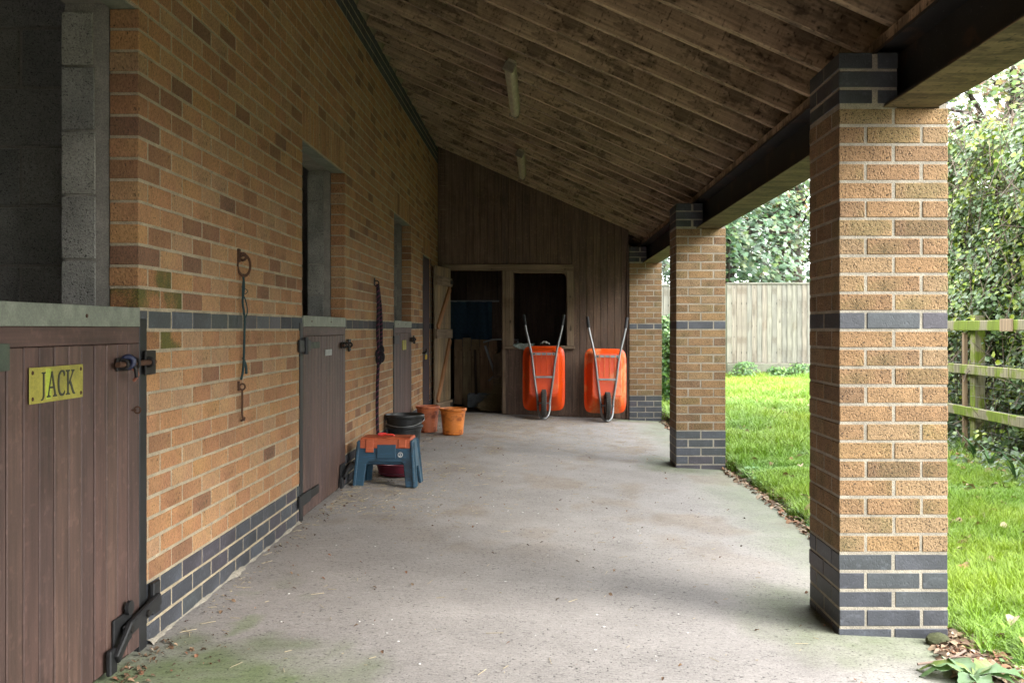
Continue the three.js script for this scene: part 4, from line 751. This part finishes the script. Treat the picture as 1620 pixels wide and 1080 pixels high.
// ------------------------------------------------------------------ lawn
{
  const blades = [], r2 = rng(21);
  for (let b = 0; b < 9; b++) {
    const a = r2() * 6.28, h = .035 + r2() * .045, w = .0022 + r2() * .0018, ox = (r2() - .5) * .045, oz = (r2() - .5) * .045, lean = .35 + r2() * .9, P = [], I = [];
    for (let k = 0; k <= 3; k++) { const t = k / 3, q = lean * h * t * t, x = ox + Math.cos(a) * q, z = oz + Math.sin(a) * q, ww = w * (1 - t * .85); P.push(x - Math.sin(a) * ww, h * t * (1 - .12 * lean * t), z + Math.cos(a) * ww, x + Math.sin(a) * ww, h * t * (1 - .12 * lean * t), z - Math.cos(a) * ww); }
    for (let k = 0; k < 3; k++) { const i = k * 2; I.push(i, i + 1, i + 3, i, i + 3, i + 2); }
    const g = new THREE.BufferGeometry(); g.setAttribute('position', new THREE.Float32BufferAttribute(P, 3)); g.setIndex(I); g.computeVertexNormals(); blades.push(g);
  }
  const tuft = merge(blades), mG = phys([1, 1, 1], { roughness: 0.6, transmission: 0.4, thickness: 0 });
  scatter('lawn_grass', tuft, mG, 150000, () => {
    const u = R(), d = u < .55 ? rr(2.6, 9) : rr(9, 20.5), x = u < .55 ? rr(1.68, 4.3) : rr(1.70, 6.4);
    if (x - edgeX(d) < .01 + .14 * R() * R() + .12 * fn(d * 6, 1, 3, 4) - (R() < .12 ? .10 : 0)) return null;
    if (x > 3.3 + .5 * fn(x * 3, d * 3, 3, 6) && d > 5 && d < 15 && R() < .82 * sstep(3.2, 3.8, x)) return null;
    const n = fn(x * 2.5, d * 2.5, 4, 3); if (n < .36 && R() < .6) return null;
    const far = d > 9 ? 1.5 : 1, k = rr(.8, 1.2), y = fn(x * 1.3, d * 1.3, 3, 8);
    return { p: [x, groundY(x, d) - .004, -d], r: [rr(-.15, .15), rr(0, 6.28), rr(-.15, .15)], s: [far * rr(.8, 1.4), far * rr(.55, 1.4) * (.3 + 1.4 * n), far * rr(.8, 1.4)], c: [(.13 + .20 * y + .05 * (n - .5)) * k, (.31 + .12 * y) * k, .007 * k] };
  }, 'bright green mown lawn grass', 'grass');
  scatter('clover', new THREE.CircleGeometry(.012, 6).rotateX(-1.2), mLeafLive, 9000, () => { const d = rr(2.8, 19), x = 1.72 + Math.pow(R(), 1.4) * 2.2; if (fn(x * 3, d * 3, 3, 14) < .5) return null; return { p: [x, groundY(x, d) + rr(.015, .055), -d], r: [rr(-.5, .5), rr(0, 6.28), rr(-.5, .5)], s: rr(.6, 1.5), c: [.10, .26 + rr(-.04, .05), .045] }; }, 'small clover leaves among the lawn grass', 'clover');
}
function rosette(x, d, n, len, label, cols, name = 'dock_plant') {
  const t = thing(name, label, 'weed', [x, Math.max(groundY(x, d), -.01), -d], 'broad-leaved weeds in the lawn edge');
  for (let i = 0; i < n; i++) {
    const a = i / n * 6.28 + rr(-.3, .3), l = len * rr(.7, 1.1), w = l * rr(.28, .36), P = [], I = [], S = 10;
    for (let k = 0; k <= S; k++) { const u = k / S, q = w * Math.sin(Math.PI * Math.pow(u, .8)) * (1 + .12 * Math.sin(u * 38)) * .5 + .004, y = l * (.42 * u - .52 * u * u) + .02, z = l * u * (1 - .06 * u); P.push(-q, y + q * .35, z, 0, y, z, q, y + q * .35 + .008 * Math.sin(u * 20), z); }
    for (let k = 0; k < S; k++) { const b = k * 3; I.push(b, b + 3, b + 4, b, b + 4, b + 1, b + 1, b + 4, b + 5, b + 1, b + 5, b + 2); }
    const g = new THREE.BufferGeometry(); g.setAttribute('position', new THREE.Float32BufferAttribute(P, 3)); g.setIndex(I); g.computeVertexNormals(); g.rotateY(a);
    local('leaf', g, phys(pick(cols), { roughness: 0.5, transmission: 0.3, thickness: 0 }), t);
  }
}
rosette(1.53, 3.47, 8, .21, 'broad-leaved dock weed in the leaf litter at the nearest pier', [[.10, .19, .06], [.075, .155, .035], [.15, .22, .03]]);
rosette(2.35, 4.6, 5, .13, 'pale dock weed in the lawn right of the nearest pier', [[.12, .21, .08], [.10, .19, .05]]);
rosette(1.95, 7.6, 6, .14, 'dock weed at the concrete edge between the two nearer piers', [[.16, .32, .08], [.12, .27, .05]]);
{
  const g = new THREE.IcosahedronGeometry(.042, 4), p = g.attributes.position; for (let i = 0; i < p.count; i++) { const v = V(p.getX(i), p.getY(i), p.getZ(i)), k = 1 + .22 * (fn(v.x * 80 + 9, v.y * 80 + v.z * 60, 3) - .5); p.setXYZ(i, v.x * k * 1.1, v.y * k * .75, v.z * k * .8); } g.computeVertexNormals();
  const t = thing('stone', 'mossy rounded stone at the foot of the nearest pier', 'stone', [1.575, 0.0, -3.90]); local('rock', g, mat([.16, .18, .075], { map: tBlock, bumpMap: tBlock, bumpScale: .01 }), t);
  const tw = thing('fallen_twig', 'bare twig lying in the leaf litter at the nearest pier', 'twig', [1.46, -.002, -3.60]); local('stem', tube([V(-.09, .02, .03), V(-.02, .026, .02), V(.05, .035, .0), V(.11, .05, -.03)], .005, 6), mat([.20, .14, .11]), tw); local('side_shoot', tube([V(.02, .03, .008), V(.05, .045, .03), V(.08, .05, .04)], .003, 5), mat([.20, .14, .11]), tw);
}
// ------------------------------------------------------------------ fences
const FD = 20, fenceGeo = [0, 1, 2, 3, 4, 5, 6].map((i) => uvm(cbox(.108, 1.60, .016, .002).rotateY(.09), i * .137, i * .731));
for (let k = 0; k < 3; k++) {                                 // close-boarded panels on concrete gravel boards
  const x0 = 1.9 + k * 1.9, gy = groundY(Math.max(x0 + .9, 2.4), FD), t = thing('fence_panel', ['pale close-board fence panel showing left of the middle pier', 'pale close-board fence panel showing between the two nearer piers', 'pale close-board fence panel behind the nearest pier'][k], 'fence', [x0 + .92, gy, -FD], 'fence panels across the back of the lawn');
  for (let i = 0; i < 18; i++) { const m = local('board', pick(fenceGeo), pick(mPaleWood), t); m.position.set(-.87 + i * .102, 1.12 + rr(-.004, .004), rr(-.002, .002)); }
  local('cap_rail', uvm(cbox(1.86, .03, .06, .004).translate(0, 1.936, 0), 0, 0, true), mPaleWood[0], t);
  local('gravel_board', cbox(1.85, .17, .05, .008).translate(0, .225, .0), mStone, t); local('gravel_board', cbox(1.85, .17, .05, .008).translate(0, .05, .004), mStone, t);
  local('post', cbox(.10, 2.3, .10, .01).translate(.945, .8, -.06), mStone, t);
}
{
  const X = 3.93, gy = 0.02;
  const t = thing('post_and_rail_fence', 'mossy green post and rail fence in front of the hedge', 'fence', [X, gy, -10]);
  for (const y of [1.265, .862, .475]) for (const [a, b] of [[4.5, 8.2], [8.215, 10.9], [10.915, 13.4]]) part('rail', wbox(X - .02, X + .02, y - .045 + rr(-.005, .005), y + .045, a, b, .006, false), mMossWood, t);
  for (const d of [5.6, 7.35, 9.0, 10.75, 12.5]) part('post', wbox(X + .024, X + .125, -.2, 1.36, d - .05, d + .05, .006), mMossWood, t);
  part('rail_patch', wbox(X - .035, X - .021, 1.213, 1.318, 8.12, 8.34, .004), mat([.40, .30, .19], { map: tPale }), t, 'fresh pale timber patch on top rail');
  part('stake', wbox(X - .002, X + .038, -.1, 1.2, 9.12, 9.16, .004), mat([.36, .26, .16], { map: tPale }), t, 'thin bare wooden stake');
  const wires = []; for (let i = 0; i < 9; i++) wires.push(cyl(V(X + .022, .12 + i * .1, -5), V(X + .022, .12 + i * .1, -13.3), .0013, .0013, 4)); for (let d = 5; d < 13.3; d += .15) wires.push(cyl(V(X + .022, .1, -d), V(X + .022, .95, -d), .0012, .0012, 4)); const w = part('wire_netting', merge(wires), mSteel, t); w.userData.kind = 'stuff';
}
// ------------------------------------------------------------------ hedge and trees
const qa = new THREE.Quaternion(), qb = new THREE.Quaternion();
function leafTurn(out, spread) { qa.setFromEuler(new THREE.Euler(rr(-1, 1) * spread, rr(0, 6.28), rr(-1, 1) * spread)); return qa.clone(); }
function facing(nrm, jitter) {                               // a leaf whose upper face looks roughly along nrm
  const n = V(nrm.x + rr(-jitter, jitter), nrm.y + rr(-jitter, jitter), nrm.z + rr(-jitter, jitter)).normalize(); qa.setFromUnitVectors(V(0, 1, 0), n); qb.setFromAxisAngle(V(0, 1, 0), rr(0, 6.28)); return qa.clone().multiply(qb);
}
{
  const h = thing('hedge', 'tall mixed green hedge of ivy and bramble behind the rail fence', 'hedge', [5.0, 0.02, -9.5]);
  const cl = merge([leafGeo(.042, .055), leafGeo(.036, .046).rotateY(2.1).translate(.03, .008, -.01), leafGeo(.036, .05).rotateY(4.2).translate(-.03, -.006, -.012)]);
  const face = (y, d) => 4.08 + .28 * (fn(y * 1.5, d * 1.5, 4, 2) - .5) * 2 + .10 * Math.max(0, y - 2.2) * Math.max(0, y - 2.2), top = (d) => 3.15 + .7 * (fn(d * 1.6, 4, 3, 7) - .5);
  const pal = [[.105, .195, .035], [.135, .23, .035], [.09, .165, .055], [.21, .30, .025], [.13, .21, .085], [.28, .35, .02], [.085, .135, .035]];
  scatter('foliage', cl, mLeafLive, 56000, () => {
    const d = rr(4.2, 12.4), y = .1 + Math.pow(R(), .85) * (top(d) - .05), dens = fn(y * 4, d * 4, 3, 5); if (dens < .43 && R() < .8) return null;
    if (y < 1.2 && R() < .25) return null;
    const depth = Math.pow(R(), 2) * .9, x = face(y, d) + depth - (R() < .05 ? rr(0, .22) : 0), k = rr(.7, 1.3);
    return { p: [x - 5.0, y - .02, -d + 9.5], r: [0, 0, 0], q: facing(V(-.75, .7, .25), .75), s: rr(.6, 1.4), c: pick(pal).map((c) => c * k) };
  }, 'small mixed green leaves', '', h);
  scatter('twigs', new THREE.CylinderGeometry(.0025, .004, 1, 5), mTint(), 5200, () => { const d = rr(4.2, 12.4), y = rr(.05, top(d) + .15), x = face(y, d) + rr(-.10, .7), b = rr(.6, 1.3); return { p: [x - 5.0, y - .02, -d + 9.5], r: [rr(-1.1, 1.1), rr(0, 3), rr(-1.1, 1.1)], s: [1, rr(.15, .75), 1], c: [.15 * b, .115 * b, .085 * b] }; }, 'tangled bare twigs', '', h);
  const stems = []; for (let i = 0; i < 26; i++) { const d = 4.6 + i * .295 + rr(-.15, .15), x = rr(4.35, 4.8); stems.push([V(x - 5, -.1, -d + 9.5), V(x - 5 + rr(-.1, .1), 1.2, -d + 9.5 + rr(-.2, .2)), V(x - 5 + rr(-.3, .2), 2.7, -d + 9.5 + rr(-.4, .4))]); }
  for (const s of stems) local('stem', tube(s, rr(.012, .03), 6), mat([.13, .10, .075], { map: tRaft }), h);
  local('shade_slab', extrudeX([[4.0, -.1], [12.3, -.1], [12.3, 2.6], [11, 2.9], [10, 2.6], [8, 2.85], [6, 2.6], [4.0, 2.5]], [], 5.15, 5.5).translate(-5, -.02, 9.5), mat([.025, .035, .015], { map: tSoil }), h, 'flat dark slab standing in for shade in the middle of the hedge');  // near-black colour stands in for the shade deep among the leaves
}
scatter('ground_ivy', leafGeo(.04, .05, .15, .2), mLeafLive, 9000, () => {
  const d = rr(4.6, 13), x = 4.25 - Math.pow(R(), 1.5) * .75, n = fn(x * 3, d * 3, 4, 23); if (n < .44) return null;
  const k = rr(.7, 1.3); return { p: [x, groundY(x, d) + Math.pow(R(), 1.6) * (.08 + .3 * sstep(3.6, 4.2, x)) * n * 2, -d], r: [0, 0, 0], q: facing(V(-.4, .8, .3), .6), s: rr(.5, 1.3), c: pick([[.07, .14, .035], [.10, .18, .03], [.06, .11, .04], [.16, .24, .03]]).map((c) => c * k) };
}, 'ivy and weeds creeping under the rail fence', 'ivy');
{                                                             // long strap-leaved plants and ivy below the rails
  for (let i = 0; i < 9; i++) {
    const d = 6.6 + i * .52 + rr(-.2, .2), x = 3.80 + rr(-.18, .12), t = thing('strap_leaf_plant', ['nearest', 'second', 'third', 'fourth', 'fifth', 'sixth', 'seventh', 'eighth', 'farthest'][i] + ' strap-leaved plant along the foot of the rail fence', 'plant', [x, groundY(x, d) - .01, -d], 'strap-leaved plants along the rail fence');
    for (let k = 0; k < 9; k++) { const a = rr(0, 6.28), l = rr(.25, .55), w = rr(.008, .014), P = [], I = []; for (let s = 0; s <= 7; s++) { const u = s / 7, q = l * .55 * u * u, y = l * (u - .45 * u * u), ww = w * (1 - u * u); P.push(Math.cos(a) * q - Math.sin(a) * ww, y, Math.sin(a) * q + Math.cos(a) * ww, Math.cos(a) * q + Math.sin(a) * ww, y, Math.sin(a) * q - Math.cos(a) * ww); } for (let s = 0; s < 7; s++) { const b = s * 2; I.push(b, b + 1, b + 3, b, b + 3, b + 2); } const g = new THREE.BufferGeometry(); g.setAttribute('position', new THREE.Float32BufferAttribute(P, 3)); g.setIndex(I); g.computeVertexNormals(); local('leaf', g, pick(strap()), t); }
  }
}
function strap() { return strap.m ??= [[.05, .13, .04], [.08, .18, .05], [.12, .20, .09]].map((c) => phys(c, { roughness: .5, transmission: .25, thickness: 0 })); }
function shrub(x, d, w, h, n, label, pal, name = 'shrub', size = 1) {
  const y0 = groundY(x, d), t = thing(name, label, name === 'shrub' ? 'shrub' : 'weed', [x, y0, -d]);
  scatter('foliage', leafGeo(.05 * size, .07 * size), mLeafLive, n, () => { const a = rr(0, 6.28), q = Math.sqrt(R()), y = Math.pow(R(), .8), r = w * q * (1 - .5 * y * y) * (.75 + .4 * fn(a, y * 5, 2, 3)), k = rr(.7, 1.3); return { p: [Math.cos(a) * r, .02 + y * h, Math.sin(a) * r], r: [0, 0, 0], q: facing(V(Math.cos(a) * .4, .8, Math.sin(a) * .4 + .3), .6), s: rr(.6, 1.3), c: pick(pal).map((c) => c * k) }; }, 'leaves', '', t);
  for (let i = 0; i < 7; i++) local('stem', cyl(V(rr(-.03, .03), 0, rr(-.03, .03)), V(rr(-w, w) * .6, h * .8, rr(-w, w) * .6), .006, .003, 5), mat([.12, .12, .06]), t);
}
const palG = [[.07, .18, .03], [.10, .22, .03], [.05, .13, .03], [.14, .26, .04]];
shrub(1.98, 14.6, .26, 1.05, 1500, 'leafy green climber patch showing between the two farther piers', palG);
shrub(2.05, 16.2, .4, 1.3, 1600, 'green shrub by the fence beyond the farthest pier', palG);
[[4.1, 19.7, .34, .34], [4.75, 19.72, .3, .22], [5.2, 19.7, .36, .28], [5.75, 19.75, .3, .2]].forEach(([x, d, w, h], i) => shrub(x, d, w, h, 420, ['leftmost clump of weeds at the foot of the pale fence', 'second clump of weeds along the foot of the pale fence', 'third clump of weeds along the foot of the pale fence', 'rightmost clump of weeds at the foot of the pale fence'][i], palG, 'weed_clump', .8));

function tree(name, label, x, d, trunkH, trunkR, crown, leaf, n, pal, opt = {}) {
  const t = thing(name, label, 'tree', [x, .25, -d], opt.group);
  const bark = mat(opt.bark || [.14, .115, .09], { map: tRaft, bumpMap: tRaft, bumpScale: .02 });
  local('trunk', tube([V(0, -.3, 0), V(.05, trunkH * .4, .05), V(-.05, trunkH * .75, 0), V(.1, trunkH, -.05)], trunkR, 9, 20), bark, t);
  const tips = [];
  for (let i = 0; i < (opt.limbs || 12); i++) {
    const y0 = trunkH * rr(.35, .95), a = rr(0, 6.28), [cx, cy, cz, rx, ry, rz] = crown, p = V(cx + Math.cos(a) * rx * rr(.5, .95), cy + rr(-.8, .8) * ry, cz + Math.sin(a) * rz * rr(.5, .95)), m = V(p.x * .45, y0 + (p.y - y0) * .6 + .2, p.z * .45);
    local('limb', tube([V(0, y0, 0), m, p], trunkR * rr(.16, .34), 6, 14), bark, t); tips.push(p, m.clone().lerp(p, .5));
  }
  const centres = []; for (let i = 0; i < (opt.clumps || 70); i++) { const a = rr(0, 6.28), b = Math.acos(rr(-1, 1)), q = Math.pow(R(), .4), [cx, cy, cz, rx, ry, rz] = crown; centres.push(V(cx + Math.sin(b) * Math.cos(a) * rx * q, cy + Math.cos(b) * ry * q, cz + Math.sin(b) * Math.sin(a) * rz * q)); }
  const all = centres.concat(tips);
  const tone2 = all.map(() => rr(.65, 1.3));
  scatter('crown', leaf, mLeafLive, n, () => { const i = Math.floor(R() * all.length), c = all[i], s = opt.spread || .38, g = () => (R() + R() + R() - 1.5) * s * 1.2, k = tone2[i] * rr(.75, 1.25); const p = V(c.x + g(), c.y + g() * .8, c.z + g()); return { p: p.toArray(), r: [0, 0, 0], q: facing(V((p.x - crown[0]) * .2, .75, .55), opt.jit || .55), s: rr(.65, 1.25), c: pick(pal).map((v) => v * k) }; }, 'leaves', '', t);
  return t;
}
const syc = [[.055, .13, .05], [.065, .15, .058], [.042, .10, .04], [.08, .165, .045], [.10, .16, .03]];
tree('sycamore_tree', 'broad-leaved tree with large blue-green leaves above the pale fence', 4.3, 22.6, 3.6, .16, [-.1, 3.2, .6, 1.8, 1.9, 1.1], lobedGeo(.105), 3600, syc, { clumps: 80, limbs: 14, spread: .33 });
tree('ash_tree', 'fine-leaved yellow-green tree with brown seed bunches behind the fence', 6.2, 24, 4.5, .17, [0, 4.0, .4, 1.9, 2.4, 1.3], leafGeo(.06, .13), 7500, [[.06, .13, .03], [.085, .17, .03], [.05, .10, .03], [.14, .19, .03], [.24, .15, .05]], { clumps: 95, limbs: 14, spread: .36 });
tree('dark_tree', 'dark green tree behind the gap between the farther piers', 2.6, 24.5, 4, .16, [0, 3.4, 0, 1.3, 2.2, 1.2], leafGeo(.06, .10), 4200, [[.03, .06, .02], [.04, .075, .025], [.055, .09, .03]], { clumps: 50 });
tree('hedgerow_tree', 'hazy green tree far behind the pale fence', 7.5, 31, 5, .2, [-.5, 3.6, 0, 4, 3, 1.6], leafGeo(.10, .18), 7000, [[.05, .11, .035], [.07, .14, .04], [.04, .09, .04]], { clumps: 90, limbs: 14, spread: .6 });
tree('maple_tree', 'open tree of yellow-green leaves rising over the hedge at right', 5.6, 11.6, 4.2, .10, [-.2, 3.6, .2, 1.2, 1.0, 1.5], lobedGeo(.058), 5200, [[.11, .20, .03], [.16, .24, .03], [.08, .16, .04], [.22, .20, .04], [.24, .13, .05]], { clumps: 85, limbs: 18, spread: .24 });

scene.traverse((o) => { if (o.isMesh) o.castShadow = o.receiveShadow = true; });
renderer.render(scene, camera);
